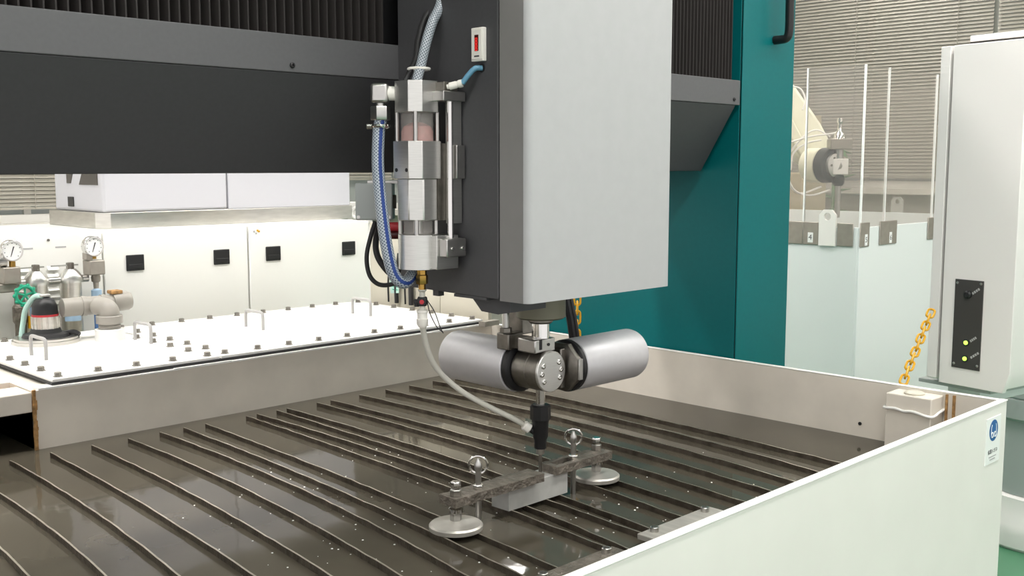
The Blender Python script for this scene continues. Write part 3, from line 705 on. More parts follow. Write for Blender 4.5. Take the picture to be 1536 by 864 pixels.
t1 = Vector((fx-.012, fy+.026, fz(124))); hp = [t1]+[onD(x_, y_, d2) for x_, y_, d2 in ((623, 90, dt+.03), (627, 62, dt+.04), (636, 30, dt+.05), (650, 3, dt+.06), (655, -40, dt+.06), (660, -110, dt+.07))]+[Vector((ZX0, 1.70, 2.02))]
solo(MB().tube(hp, .0062, 10, 8), 'black_cable', 'black_rubber', 'black cable strapped to the grey braided hose above the feeder', 'cable', t1)
ct = onD(628, 103, dt)
solo(MB().ring(ct+Vector((.004, .004, 0)), (.12, 0, 1), .0145, .0028, 20, 8, 1.5, rt), 'cable_tie', 'white_plastic', 'white tie around the grey braided hose and black cable', 'cable tie', ct)
he = Vector((ZX0, bh.y, bh.z)); hp = [TB2, TB2*.62+he*.38+Vector((-.004, 0, .004)), TB2*.25+he*.75+Vector((-.006, 0, .006)), he]
solo(MB().tube(hp, .0056, 12, 8), 'air_tube', 'blue_tube', 'short blue air tube curving into the dark side cover', 'tube', TB2)
# junction box and black cable loops
jb = onD(563, 302, 2.36); jt = thing('junction_box', 'small grey junction box behind the blue striped hose', 'box', jb)
part(MB().cbox(jb, (.082, .055, .082), RM), 'box', 'pedestal_grey', jt, .003)
part(MB().cbox(jb+d_*.02+Vector((0, 0, .043)), (.07, .03, .006), RM), 'mounting_lug', 'steel', jt)
for k in (-1, 1): part(MB().cyl(jb-Vector((S, S, 0))*.0275+d_*.034*k-Vector((0, 0, .034)), jb-Vector((S, S, 0))*.030+d_*.034*k-Vector((0, 0, .034)), .004, 10), 'screw', 'steel', jt)
part(MB().box((jb.x+.02, jb.y-.05, jb.z-.015), (ZX0, jb.y-.02, jb.z+.015)), 'stay', 'steel_dark', jt)
solo(MB().tube([onD(x_, y_, 2.36) for x_, y_ in ((563, 332), (556, 355), (550, 385), (554, 412), (567, 426), (585, 427), (600, 420))]+[Vector((1.475, 1.80, 1.262))], .0052, 10, 8), 'black_cable', 'black_rubber', 'thin black cable looping down from the junction box', 'cable', onD(563, 332, 2.36))
solo(MB().tube([onD(x_, y_, 2.38) for x_, y_ in ((571, 332), (565, 352), (564, 375), (572, 395), (590, 412))]+[Vector((1.475, 1.81, 1.29))], .0072, 10, 8), 'black_cable', 'black_rubber', 'thick black cable bending down behind the blue striped hose', 'cable', onD(571, 332, 2.38))
rc = onD(590, 340, 2.28)
rf = thing('red_connector', 'small dark red connector beside the lower sight tube', 'connector', rc)
part(MB().cyl(rc-d_*.008, rc+d_*.018, .010, 14), 'body', 'red', rf); part(MB().cyl(rc-d_*.008-Vector((0, 0, .018)), rc+d_*.014-Vector((0, 0, .018)), .009, 14), 'lower_body', 'red_dark', rf)
# thin black wires from the pinch valve
pw = Vector((fxo, fyo, bz(450))); dw_ = pw.dot(fw)-CAM.dot(fw)
for k, (a_, b_, c2) in enumerate((((652, 468), (660, 490), (665, 500)), ((645, 470), (655, 490), (664, 498)))):
    solo(MB().tube([pw+d_*.010, onD(*a_, dw_), onD(*b_, dw_), onD(*c2, dw_)], .0011, 6, 8), 'sensor_wire', 'black_rubber', 'thin dark wire dangling from the red and black pinch valve', 'wire', pw, 'wires of the pinch valve')
# cables behind the head
for k, (x_, r_) in enumerate(((852, .010), (858, .007))):
    solo(MB().tube([onD(x_-4, 440, 2.62), onD(x_, 462, 2.62), onD(x_+4, 482, 2.63), onD(x_+9, 520, 2.64)], r_, 10, 6), 'head_cable', 'black_rubber', ('thick' if k == 0 else 'slim')+' black cable hanging behind the cutting head', 'cable')

# ------------------------------------------------------------------ yellow plastic chains
def chain(lab, p0, p1, pitch=.030):
    p0 = Vector(p0); p1 = Vector(p1); t = thing('plastic_chain', lab, 'chain', p1)
    ax = (p1-p0).normalized(); a = (rt-ax*rt.dot(ax)).normalized(); b = ax.cross(a); n = int((p1-p0).length/pitch)
    for i in range(n+1):
        c = p0+ax*pitch*i; nn = b if i % 2 == 0 else a; m = MB(); pts = []
        s_ = a if i % 2 == 0 else b
        L, Wd = .0155, .0100
        for k in range(20):
            q = 2*math.pi*k/20; pts.append(c+ax*(L*(1 if math.cos(q) > 0 else -1)*(abs(math.cos(q)) > 1e-6)*.70+.0105*math.cos(q))+s_*Wd*math.sin(q))
        pts.append(pts[0]); part(MB().tube(pts, .0034, 8, 1, False), 'link', 'yellow_chain', t)
chain('yellow plastic chain slanting from tank corner post to control cabinet', onD(1396, 470, 3.17), (2.80, 1.27, .897), .033)
hc = onD(866, 448, 3.35)
chain('yellow plastic chain hanging behind the cutting head', hc+Vector((0, 0, .12)), hc-Vector((0, 0, .16)))

# ================================================================== COVER PLATES BEHIND THE TANK
bolt = MB().lathe((0, 0, 0), (0, 0, 1), [(0, .013), (.002, .013), (.0021, .0095), (.012, .0095), (.013, .008)], 6).mesh('bolt'); bolt.materials.append(MATS['steel_dark'])
def handle_mesh(L, h):
    return MB().tube([(0, -L/2, 0), (0, -L/2, h-.012), (0, -L/2+.012, h), (0, 0, h), (0, L/2-.012, h), (0, L/2, h-.012), (0, L/2, 0)], .0055, 10, 4).mesh('handle')
hm = handle_mesh(.115, .062); hm.materials.append(MATS['handle_grey'])
ZP = .922
def plate(lab, x0, x1, bolts, hs):
    t = thing('cover_plate', lab, 'cover', ((x0+x1)/2, 3.28, .906))
    part(MB().box((x0-.003, 2.8915, .906), (x1+.003, 3.6825, .9135)), 'gasket', 'black_rubber', t)
    part(MB().box((x0, 2.894, .9135), (x1, 3.68, ZP)), 'plate', 'plate_white', t, .001)
    for p in bolts: link(bolt, 'bolt', None, t, (p[0], p[1], ZP))
    for p in hs: link(hm, 'handle', None, t, (p[0], p[1], ZP))
PX0, PX1, PX2 = 1.118, 1.628, 2.737
ys = [2.925+.119*k for k in range(7)]
fb = lambda a, b, n: [a+(b-a)*k/(n-1) for k in range(n)]
plate('white bolted cover plate carrying the submersible pump and pipe elbow', PX0, PX1-.003,
      [(x_, 2.925) for x_ in fb(1.145, 1.60, 5)]+[(x_, 3.645) for x_ in fb(1.145, 1.60, 5)]+[(1.145, y) for y in ys[1:-1]]+[(1.60, y) for y in ys[1:-1]], [(1.222, 3.26), (1.582, 3.315)])
plate('long white bolted cover plate with two grey handles behind the tank', PX1+.003, PX2,
      [(x_, 2.925) for x_ in fb(1.66, 2.71, 10)]+[(x_, 3.645) for x_ in fb(1.66, 2.71, 10)]+[(1.66, y) for y in ys[1:-1]]+[(2.71, y) for y in ys[1:-1]], [(2.0, 3.31), (2.485, 3.32)])
part(MB().box((1.062, 2.90, .0), (2.775, 3.70, .898)), 'rear_basin', 'tank_inner', tank)
# loose bolts left of the covers
for x_, y_ in ((1.03, 3.09), (.93, 3.33), (1.04, 3.34)): link(bolt, 'bolt', None, tank, (x_, y_, .9005))
# small rough block on the flange near the head
bkp = onZ(742, 489, .905)
solo(MB().prism([(0, 0), (.02, .004), (.03, 0), (.06, .005), (.075, 0), (.078, .03), (.06, .034), (.02, .031), (0, .034)], lambda x, y: (bkp.x-.05+x, bkp.y+y, .9065), lambda x, y: (bkp.x-.05+x, bkp.y+y, .925)), 'sealing_lump', 'bracket', 'ragged grey sealing lump at the end of the long cover plate', 'sealing lump', None)
# guard panel along the right end of the covers
gp = thing('guard_panel', 'beige upright guard panel at the end of the long cover plate', 'panel', (2.80, 3.27, 0))
part(MB().box((2.79, 2.92, 0), (2.81, 3.20, 1.26)), 'panel', 'beige_panel', gp, .001); part(MB().box((2.79, 3.204, 0), (2.81, 3.66, 1.26)), 'panel', 'beige_panel', gp, .001)
# cables and hanging tag in front of the guard panel
for k, (x_, r_) in enumerate(((583, .004), (595, .009), (608, .004), (617, .011))):
    p = onX(x_, 458, 2.775); q = onX(x_+4, 380, 2.775)
    solo(MB().tube([q, (p+q)/2+Vector((-.006, .004, 0)), Vector((p.x, p.y, .93))], r_, 8, 6), 'hanging_cable', 'black_rubber', 'black cable hanging down the beige guard panel', 'cable', None, 'cables on the beige guard panel')
tp = onX(592, 428, 2.765); tg = thing('paper_tag', 'small green and white paper tag hanging by the black cables', 'tag', tp)
part(MB().prism([(-.028, -.03), (.028, -.036), (.034, .02), (-.02, .032)], lambda y, z: (tp.x, tp.y+y, tp.z+z), lambda y, z: (tp.x+.002, tp.y+y, tp.z+z)), 'tag', 'cyan_cable', tg)
tl = MB()
for k in range(3): tl.box((tp.x-.0008, tp.y-.02, tp.z-.02+k*.013), (tp.x, tp.y+.015, tp.z-.016+k*.013))
part(tl, 'print', 'green_wheel', tg)

# ------------------------------------------------------------------ pump on the left cover
pc = Vector((1.352, 3.535, ZP))
pump = thing('submersible_pump', 'silver and black pump with a red band standing on the cover plate', 'pump', pc)
part(MB().lathe(pc, (0, 0, 1), [(0, .105), (.012, .105), (.013, .10), (.02, .10)], 36), 'base_flange', 'stainless', pump)
part(MB().lathe(pc+Vector((0, 0, .02)), (0, 0, 1), [(0, .075), (.01, .07), (.014, .05), (.028, .045)], 28), 'seal_plate', 'black_rubber', pump)
bm_ = MB()
prof = [(.028, .036), (.034, .041), (.088, .041)]
part(MB().lathe(pc, (0, 0, 1), prof, 28), 'motor_body', 'stainless', pump)
for k in range(14):
    q = 2*math.pi*k/14; c2 = pc+Vector((math.cos(q)*.0415, math.sin(q)*.0415, .062)); part(MB().cyl(c2-Vector((0, 0, .025)), c2+Vector((0, 0, .025)), .003, 6), 'cooling_rib', 'stainless', pump)
part(MB().lathe(pc, (0, 0, 1), [(.088, .042), (.095, .042)], 28), 'red_band', 'red', pump)
part(MB().lathe(pc, (0, 0, 1), [(.095, .041), (.122, .039), (.140, .031), (.149, .018), (.152, .004)], 28), 'cap', 'black', pump)
part(MB().tube([pc+Vector((-.005, -.01, .150)), pc+Vector((-.022, .018, .152)), pc+Vector((-.042, .05, .11)), pc+Vector((-.05, .06, .06)), pc+Vector((-.06, .055, .012))], .009, 10, 6), 'power_cable', 'cyan_cable', pump)
part(MB().cbox(pc+Vector((.0, -.005, .156)), (.034, .020, .010)), 'cable_gland', 'steel', pump, .003)
part(MB().tube([pc+Vector((.05, -.02, .026)), pc+Vector((.075, -.04, .030)), pc+Vector((.088, -.055, .022))], .009, 8, 5), 'lever', 'black', pump)
# grey PVC pipe with elbows
pp = thing('pipe_assembly', 'grey plastic pipe with elbows standing on the pump cover plate', 'pipe', (1.522, 3.43, ZP))
px, py = 1.522, 3.43
part(MB().lathe((px, py, ZP), (0, 0, 1), [(0, .048), (.038, .048), (.039, .044)], 28), 'pipe_socket', 'plate_white', pp)
part(MB().lathe((px, py, ZP+.038), (0, 0, 1), [(0, .034), (.003, .037), (.008, .034), (.012, .037), (.017, .034), (.02, .036)], 28), 'threaded_neck', 'pvc_grey', pp)
part(MB().lathe((px, py, ZP+.058), (0, 0, 1), [(0, .043), (.024, .043), (.026, .041)], 28), 'union_nut', 'pvc_grey', pp)
part(MB().tube([(px, py, ZP+.078), (px, py, ZP+.094), (px-.004, py+.010, ZP+.106), (px-.010, py+.028, ZP+.110), (px-.014, py+.048, ZP+.112)], .033, 18, 6), 'elbow', 'pvc_grey', pp)
part(MB().cyl((px-.122, py+.085, ZP+.112), (px+.05, py+.072, ZP+.112), .031, 24), 'tee_pipe', 'pvc_grey', pp)
part(MB().cyl((px-.060, py+.080, ZP+.112), (px-.045, py+.0785, ZP+.112), .034, 24), 'pipe_collar', 'pvc_grey', pp)
part(MB().cyl((px+.005, py+.076, ZP+.112), (px+.02, py+.075, ZP+.112), .034, 24), 'pipe_collar', 'pvc_grey', pp)
part(MB().lathe((px+.045, py+.072, ZP+.116), (1, -.07, .06), [(0, .033), (.05, .033), (.062, .028), (.066, .018)], 24), 'end_cap', 'pvc_grey', pp)
part(MB().cbox((px+.055, py+.072, ZP+.152), (.04, .04, .012)), 'bracket', 'rust_edge', pp, .003)

# ================================================================== REAR CABINETS
YC = 4.0; ZCAB = 1.247
def cabinet(lab, x0, x1, hs, extra=None):
    t = thing('machine_cabinet', lab, 'cabinet', ((x0+x1)/2, YC+.35, 0))
    part(MB().box((x0, YC+.018, 0), (x1, 4.75, ZCAB)), 'body', 'cabinet_white', t, .002)
    d = part(MB().box((x0+.0025, YC, .1), (x1-.0025, YC+.017, ZCAB-.002)), 'door', 'cabinet_white', t, .002)
    for hx0, hz0 in hs:
        h = part(MB().box((hx0, YC-.006, hz0), (hx0+.074, YC, hz0+.063)), 'latch_handle', 'black', d, .004)
        part(MB().box((hx0+.008, YC-.0085, hz0+.008), (hx0+.066, YC-.006, hz0+.026)), 'latch_tongue', 'black', h, .002)
    return t, d
tL, dL = cabinet('white cabinet carrying the water filters and pressure gauges', .55, 1.758, [])
tM, dM = cabinet('white cabinet with two black latches beside the water filters', 1.762, 2.396, [(1.851, 1.091), (2.231, 1.091)])
tR, dR = cabinet('white cabinet with two black latches and a small warning sticker', 2.40, 3.045, [(2.482, 1.091), (2.887, 1.092)])
for (k, x_, z_, m_) in ((0, 2.428, 1.222, 'print_grey'), (1, 2.445, 1.226, 'yellow_chain'), (2, 2.437, 1.214, 'print_grey'), (3, 2.452, 1.222, 'yellow_chain'), (4, 2.43, 1.212, 'sign_white')):
    part(MB().cbox((x_, YC-.0006, z_), (.009, .001, .008)), 'sticker', m_, dR)
for x_ in (1.555, 1.74): part(MB().cyl((x_, YC, 1.228), (x_, YC-.005, 1.228), .005, 8), 'screw', 'steel_dark', dL)
for x_ in (1.478, 1.60): part(MB().box((x_-.02, YC-.001, 1.197), (x_+.02, YC, 1.203)), 'name_plate', 'print_grey', dL)
for col in (1.436, 1.545):
    for k in range(12):
        z_ = 1.115-k*.026
        part(MB().prism([(0, 0), (-.012, .002), (0, .016)], lambda y, z: (col, YC+y, z_+z), lambda y, z: (col+.04, YC+y, z_+z)), 'louver', 'cabinet_white', dL)
# filter housings
YF = 3.93
def filt(lab, x_):
    t = thing('filter_housing', lab, 'filter', (x_, YF, .80), 'filter housings on the rear cabinet')
    part(MB().lathe((x_, YF, .80), (0, 0, 1), [(0, .024), (.006, .034), (.02, .0375), (.275, .0375)], 28), 'bowl', 'stainless', t)
    part(MB().lathe((x_, YF, 1.072), (0, 0, 1), [(0, .043), (.008, .044), (.022, .042), (.042, .028), (.05, .02)], 28), 'head', 'brushed_alu', t)
    part(MB().lathe((x_, YF, 1.122), (0, 0, 1), [(0, .014), (.022, .014), (.024, .011)], 6), 'top_nut', 'steel_dark', t)
    part(MB().cyl((x_-.07, YF, 1.136), (x_+.03, YF, 1.136), .003, 8), 'vent_lever', 'steel', t)
    m = MB(); 
    for k in range(9):
        q = math.radians(205+k*12); m.v.append(Vector((x_+.0382*math.cos(q), YF+.0382*math.sin(q), .93))); m.v.append(Vector((x_+.0382*math.cos(q), YF+.0382*math.sin(q), .995)))
    m.f = [(2*i, 2*i+2, 2*i+3, 2*i+1) for i in range(8)]
    part(m, 'label', 'label_sky', t)
    m2 = MB()
    for z_ in (.975, .985):
        for k in range(4):
            q = math.radians(232+k*9); cc = Vector((x_+.0387*math.cos(q), YF+.0387*math.sin(q), z_)); m2.cbox(cc, (.006, .002, .006))
    part(m2, 'label_print', 'label_blue', t)
filt('stainless water filter housing beside the green valve wheel', 1.478); filt('stainless water filter housing beside the blue-ended outlet pipe', 1.603)
man = thing('filter_pipe', 'horizontal steel pipe joining the two filter housings', 'pipe', (1.54, YF, 1.07))
for xa, xb in ((1.405, 1.436), (1.519, 1.562), (1.645, 1.668)): part(MB().cyl((xa, YF, 1.083), (xb, YF, 1.083), .014, 14), 'nipple', 'steel', man)
def gauge(lab, x_, z_, zb):
    t = thing('pressure_gauge', lab, 'gauge', (x_, YF-.02, zb))
    part(MB().lathe((x_, YF-.005, z_), (0, -1, 0), [(0, .036), (.002, .038), (.030, .038), (.033, .036), (.033, .033), (.028, .032)], 30), 'case', 'chrome', t)
    fc = part(MB().cyl((x_, YF-.034, z_), (x_, YF-.0345, z_), .0325, 28), 'dial', 'sign_white', t)
    part(MB().prism([(-.0025, .016), (.0025, .016), (.0012, -.022), (-.0012, -.022)], lambda a_, b_: (x_+a_*.96-b_*-.3+0, YF-.0352, z_+b_*.95+.0), lambda a_, b_: (x_+a_*.96-b_*-.3, YF-.0358, z_+b_*.95)), 'needle', 'text_dark', fc)
    tk = MB()
    for k in range(9):
        q = math.radians(225-k*33.75); tk.cbox((x_+.027*math.cos(q), YF-.0348, z_+.027*math.sin(q)), (.003, .0006, .003))
    part(tk, 'scale_marks', 'text_dark', fc)
    part(MB().cyl((x_+.004, YF-.015, zb), (x_+.004, YF-.015, z_-.036), .011, 12), 'stem', 'brass', t)
    return t
gauge('round white pressure gauge above the green valve wheel', 1.388, 1.203, 1.145); gauge('round white pressure gauge beside the cabinet seam', 1.682, 1.203, 1.155)
vl = thing('valve_block', 'grey valve block under the pressure gauge above the green wheel', 'valve', (1.385, YF, 1.04))
part(MB().box((1.352, YF-.04, 1.085), (1.412, YF+.03, 1.145)), 'block', 'bracket', vl, .004)
part(MB().box((1.30, YF-.03, 1.055), (1.40, YF+.03, 1.086)), 'lower_block', 'bracket', vl, .004)
part(MB().cyl((1.30, YF-.01, 1.165), (1.372, YF-.01, 1.165), .020, 14), 'side_port', 'steel', vl)
vr = thing('valve_block', 'grey valve block under the pressure gauge beside the cabinet seam', 'valve', (1.69, YF, 1.03))
part(MB().box((1.662, YF-.035, 1.095), (1.722, YF+.03, 1.150)), 'block', 'bracket', vr, .004)
part(MB().box((1.654, YF-.03, 1.152), (1.678, YF+.01, 1.180)), 'side_block', 'bracket', vr, .003)
part(MB().lathe((1.698, YF, 1.04), (0, 0, 1), [(0, .009), (.025, .011), (.028, .016), (.044, .018), (.055, .014)], 14), 'outlet', 'bracket', vr)
part(MB().lathe((1.698, YF, .985), (0, 0, 1), [(0, .019), (.05, .019), (.053, .012), (.056, .010)], 16), 'blue_collar', 'label_sky', vr)
part(MB().cyl((1.698, YF, .80), (1.698, YF, .986), .012, 12), 'outlet_pipe', 'label_blue', vr)
gv = thing('gate_valve', 'gate valve pipe with a green hand wheel beside the filters', 'valve', (1.405, YF-.05, .80))
wc = Vector((1.405, YF-.085, 1.047))
wh = part(MB().ring(wc, (0, 1, 0), .031, .0065, 28, 8), 'hand_wheel', 'green_wheel', gv, label='green hand wheel')
for k in range(5):
    q = 2*math.pi*k/5+.3; part(MB().cyl(wc, wc+Vector((math.cos(q)*.031, 0, math.sin(q)*.031)), .004, 8), 'spoke', 'green_wheel', wh)
for k in range(10):
    q = 2*math.pi*k/10; part(MB().sphere(wc+Vector((math.cos(q)*.035, 0, math.sin(q)*.035)), .008, (1, .8, 1), 8, 6), 'grip_lobe', 'green_wheel', wh)
part(MB().cyl(wc, wc+Vector((0, .06, 0)), .007, 10), 'stem', 'bracket', gv)
part(MB().lathe((1.405, YF-.03, .80), (0, 0, 1), [(0, .020), (.14, .020), (.15, .026), (.20, .026), (.21, .018), (.252, .018)], 18), 'pipe', 'rusty', gv)
part(MB().cbox((1.427, YF-.05, .945), (.006, .016, .045)), 'tag', 'yellow_chain', gv)

# ------------------------------------------------------------------ machine housing standing on the cabinets
mh = thing('machine_housing', 'lavender white machine housing on a stainless base above the rear cabinets', 'machine', (2.47, 4.45, ZCAB))
MX0, MX1, MY0 = 1.845, 3.10, 4.205
part(MB().prism([(MX0+.045, MY0), (MX1, MY0), (MX1, 4.72), (MX0, 4.72), (MX0, MY0+.045)], lambda x, y: (x, y, ZCAB+.001), lambda x, y: (x, y, ZCAB+.066)), 'base', 'stainless', mh, .002, label='stainless steel base band')
part(MB().box((MX0+.02, MY0+.012, ZCAB+.066), (2.432, 4.70, 1.75)), 'front_panel', 'lavender_white', mh, .012)
part(MB().box((2.435, MY0+.012, ZCAB+.066), (MX1-.003, 4.70, 1.75)), 'front_panel', 'lavender_white', mh, .003)
sw = lambda y0, y1, z0, z1, c: [(y0, z0), (y1, z0), (y1-c, z1), (y0, z1)]
part(MB().prism([(4.26, 1.425), (4.44, 1.425), (4.40, 1.47), (4.26, 1.47)][:0] or [(4.255, 1.425), (4.435, 1.425), (4.385, 1.50), (4.255, 1.50)], lambda y, z: (MX0+.017, y, z), lambda y, z: (MX0+.021, y, z)), 'side_window', 'dark_window', mh)
part(MB().prism([(4.52, 1.43), (4.56, 1.43), (4.56, 1.52), (4.47, 1.52)], lambda y, z: (MX0+.017, y, z), lambda y, z: (MX0+.021, y, z)), 'side_window', 'dark_window', mh)
p = onX(107, 302, MX0+.02)
part(MB().box((MX0+.016, p.y-.03, p.z-.022), (MX0+.02, p.y+.03, p.z+.02)), 'side_latch', 'black', mh, .003)
# window bench and small clutter at the far left
wb = thing('window_bench', 'white bench along the back wall under the blind', 'bench', (2.2, 6.2, 0))
part(MB().box((.6, 5.6, 1.08), (3.2, 6.3, 1.13)), 'top', 'plate_white', wb, .004); part(MB().box((.62, 5.62, 0), (3.18, 6.28, 1.08)), 'body', 'cabinet_white', wb)
solo(MB().cyl((1.75, 5.75, 1.165), (2.60, 5.70, 1.165), .033, 16), 'plastic_pipe', 'plate_white', 'white plastic pipe lying on the window bench', 'pipe')
rb = thing('rear_fixture', 'pale ring fitting on a block behind the right-hand white cabinet', 'fixture', (3.42, 4.6, 1.2))
p = onD(535, 320, 5.5)
rb.location = p; LOC[rb] = p.copy()
part(MB().ring(p, (-S, -S, 0), .026, .011, 24, 10), 'ring', 'light_grey', rb); part(MB().cbox(p+Vector((.08, .08, 0)), (.12, .10, .11), RM), 'block', 'light_grey', rb, .004); part(MB().box((p.x+.03, p.y+.03, 0), (p.x+.13, p.y+.13, p.z-.05)), 'stand', 'light_grey', rb)

# ================================================================== ROBOT CELL
cx, cy = 4.324, 2.179; cz = 1.235
cell = thing('robot_cell', 'pale blue robot cell tank with acrylic panes on its rim', 'enclosure', (cx+.8, cy+.8, 0))
WX, WY = 1.6, 1.6
part(MB().box((cx, cy, 0), (cx+WX, cy+.012, cz)), 'front_wall', 'pale_blue', cell, .002)
part(MB().box((cx, cy+.012, 0), (cx+.012, cy+WY, cz)), 'side_wall', 'pale_blue', cell, .002)
part(MB().box((cx+.012, cy+WY-.012, 0), (cx+WX, cy+WY, cz)), 'rear_wall', 'pale_blue', cell, .002)
part(MB().box((cx+WX-.012, cy+.012, 0), (cx+WX, cy+WY-.012, cz)), 'far_wall', 'pale_blue', cell, .002)
part(MB().box((cx+.012, cy+.012, .7), (cx+WX-.012, cy+WY-.012, .72)), 'inner_floor', 'bracket', cell)
PT = 1.935
xe = [cx+.012, cx+.235, cx+.735, cx+1.20, cx+WX-.012]
for i in range(4):
    pn = part(MB().box((xe[i]+.002, cy+.002, cz+.002), (xe[i+1]-.002, cy+.010, PT)), 'acrylic_panel', 'acrylic_pane', cell)
    part(MB().box((xe[i]-.003, cy+.001, cz), (xe[i]+.0015, cy+.011, PT+.002)), 'edge_strip', 'sign_white', pn)
ye = [cy+.004, cy+.277, cy+.70, cy+1.15, cy+WY-.012]
for i in range(4):
    pn = part(MB().box((cx+.002, ye[i]+.004, cz+.002), (cx+.010, ye[i+1]-.004, PT)), 'acrylic_panel', 'acrylic_pane', cell)
    part(MB().box((cx+.001, ye[i]-.004, cz), (cx+.011, ye[i]+.003, PT+.002)), 'edge_strip', 'sign_white', pn)
for (p0_, p1_) in (((cx+.02, cy+WY-.01, cz+.002), (cx+WX-.02, cy+WY-.002, PT)), ((cx+WX-.010, cy+.02, cz+.002), (cx+WX-.002, cy+WY-.02, PT))):
    part(MB().box(p0_, p1_), 'acrylic_panel', 'acrylic_pane', cell)
def bracket_y(y0, y1, num=None):
    b = part(MB().box((cx-.006, y0, cz-.085), (cx-.0005, y1, cz+.018)), 'pane_bracket', 'bracket', cell, .003)
    if num:
        yc_ = y0+(y1-y0)*.5
        part(MB().box((cx-.0075, yc_-.013, cz-.075), (cx-.006, yc_+.013, cz-.030)), 'number_sticker', 'sign_white', b, .002)
        text(num, 'number', 'text_dark', b, .034, (cx-.0078, yc_, cz-.052), (0, -1, 0), (0, 0, 1))
def bracket_x(x0, x1, num=None):
    b = part(MB().box((x0, cy-.006, cz-.085), (x1, cy-.0005, cz+.022)), 'pane_bracket', 'bracket', cell, .003)
    if num:
        xc_ = x0+(x1-x0)*.62
        part(MB().box((xc_-.012, cy-.0075, cz-.080), (xc_+.012, cy-.006, cz-.030)), 'number_sticker', 'sign_white', b, .002)
        text(num, 'number', 'text_dark', b, .034, (xc_, cy-.0078, cz-.055), (1, 0, 0), (0, 0, 1))
yy = lambda x_: onX(x_, 330, cx).y
xx_ = lambda x_: onY(x_, 330, cy).x
bracket_y(yy(1205.5), yy(1182.5)); bracket_y(yy(1229), yy(1206), '4'); bracket_y(yy(1281.5), yy(1257))
bracket_x(xx_(1289.5), xx_(1303.5), '5'); bracket_x(xx_(1319), xx_(1344.5), '6'); bracket_x(xx_(1391), xx_(1420))
def lug(t, m, y0, y1, x_, z0, z1):
    yc_ = (y0+y1)/2; w_ = (y1-y0)/2; hz = z1-w_*.75; pts = [(y0, z0), (y1, z0), (y1, z1-w_*.55), (y1-w_*.5, z1), (y0+w_*.5, z1), (y0, z1-w_*.55)]
    # outline with a round hole: ring of quads between outline and hole
    n = 32; out = []; inn = []
    for k in range(n):
        q = 2*math.pi*k/n; dy_, dz_ = math.cos(q), math.sin(q); best = 9
        for i in range(len(pts)):
            (ax_, az_), (bx_, bz_) = pts[i], pts[(i+1) % len(pts)]; ex_, ez_ = bx_-ax_, bz_-az_; den = dy_*ez_-dz_*ex_
            if abs(den) < 1e-9: continue
            tt = ((ax_-yc_)*ez_-(az_-hz)*ex_)/den; s2 = ((ax_-yc_)*dz_-(az_-hz)*dy_)/den
            if tt > 0 and -1e-6 <= s2 <= 1+1e-6: best = min(best, tt)
        out.append((yc_+dy_*best, hz+dz_*best)); inn.append((yc_+dy_*w_*.42, hz+dz_*w_*.42))
    # snap the nearest outline samples to the true corners
    for c2 in pts:
        k = min(range(n), key=lambda k: (out[k][0]-c2[0])**2+(out[k][1]-c2[1])**2); out[k] = c2
    vs = [(x_, *o_) for o_ in out]+[(x_, *o_) for o_ in inn]+[(x_-.012, *o_) for o_ in out]+[(x_-.012, *o_) for o_ in inn]; fs = []
    for k in range(n):
        k2 = (k+1) % n; fs += [(k, k2, n+k2, n+k), (2*n+k2, 2*n+k, 3*n+k, 3*n+k2), (k, 2*n+k, 2*n+k2, k2), (n+k, n+k2, 3*n+k2, 3*n+k)]
    return part(MB().add(vs, fs), 'lifting_lug', m, t, label='white lifting lug with a round hole')
lug(cell, 'white_paint', yy(1255.5), yy(1230.5), cx-.0005, cz-.085, cz+.075)
lug(cell, 'pale_blue', cy+.55, cy+.62, cx+WX+.012, cz-.05, cz+.09)
# robot arm inside the cell
def dp(x_, y_, d=5.25): return onD(x_, y_, d)
rob = thing('industrial_robot', 'cream industrial robot arm holding a cutting tool inside the acrylic cell', 'robot', (dp(1150, 300).x, dp(1150, 300).y, .72))
arm = MB(); A0, A1 = dp(1130, 120), dp(1238, 252)
ad = (A1-A0).normalized(); an = Vector((S, S, 0)); ab = ad.cross(an)
M = Matrix.Translation((A0+A1)/2) @ Matrix((ad, ab, an)).transposed().to_4x4(); L2 = (A1-A0).length/2
part(MB().prism([(-L2, -.125), (L2*.35, -.105), (L2, -.055), (L2, .06), (L2*.3, .10), (-L2, .13)], lambda x, y: M @ Vector((x, y, -.09)), lambda x, y: M @ Vector((x, y, .09))), 'forearm', 'robot_cream', rob, .014)
part(MB().prism([(-L2*.6, -.03), (L2*.9, -.10), (L2*1.02, -.06), (-L2*.6, .03)], lambda x, y: M @ Vector((x, y, -.12)), lambda x, y: M @ Vector((x, y, -.09))), 'arm_cover', 'robot_cream', rob, .008)
part(MB().cyl(dp(1060, 60), dp(1060, 60)-Vector((0, 0, 1.4)), .12, 24, .02), 'column', 'robot_cream', rob)
part(MB().cyl(A0, dp(1060, 60), .11, 20, .02), 'upper_arm', 'robot_cream', rob)
wr = dp(1226, 248, 5.06); wv = Vector((S, -S, 0))*.55-Vector((S, S, 0))*.83; wv.normalize()
part(MB().cyl(wr-wv*.05, wr+wv*.04, .082, 30, .006), 'wrist_housing', 'robot_cream', rob)
part(MB().lathe(wr+wv*.04, wv, [(0, .080), (.004, .084), (.05, .080), (.056, .066)], 30), 'wrist_ring', 'black', rob)
part(MB().lathe(wr+wv*.09, wv, [(0, .056), (.022, .056), (.025, .05)], 28), 'wrist_flange', 'brushed_alu', rob)
for k in range(6):
    q = k*math.pi/3; a_, b_, _ = frame(wv); c2 = wr+wv*.115+(a_*math.cos(q)+b_*math.sin(q))*.038; part(MB().cyl(c2, c2+wv*.003, .006, 8), 'flange_screw', 'steel_dark', rob)
tt = dp(1258, 250, 4.98)
part(MB().cbox(tt, (.075, .06, .075), RM), 'tool_block', 'light_grey', rob, .004)
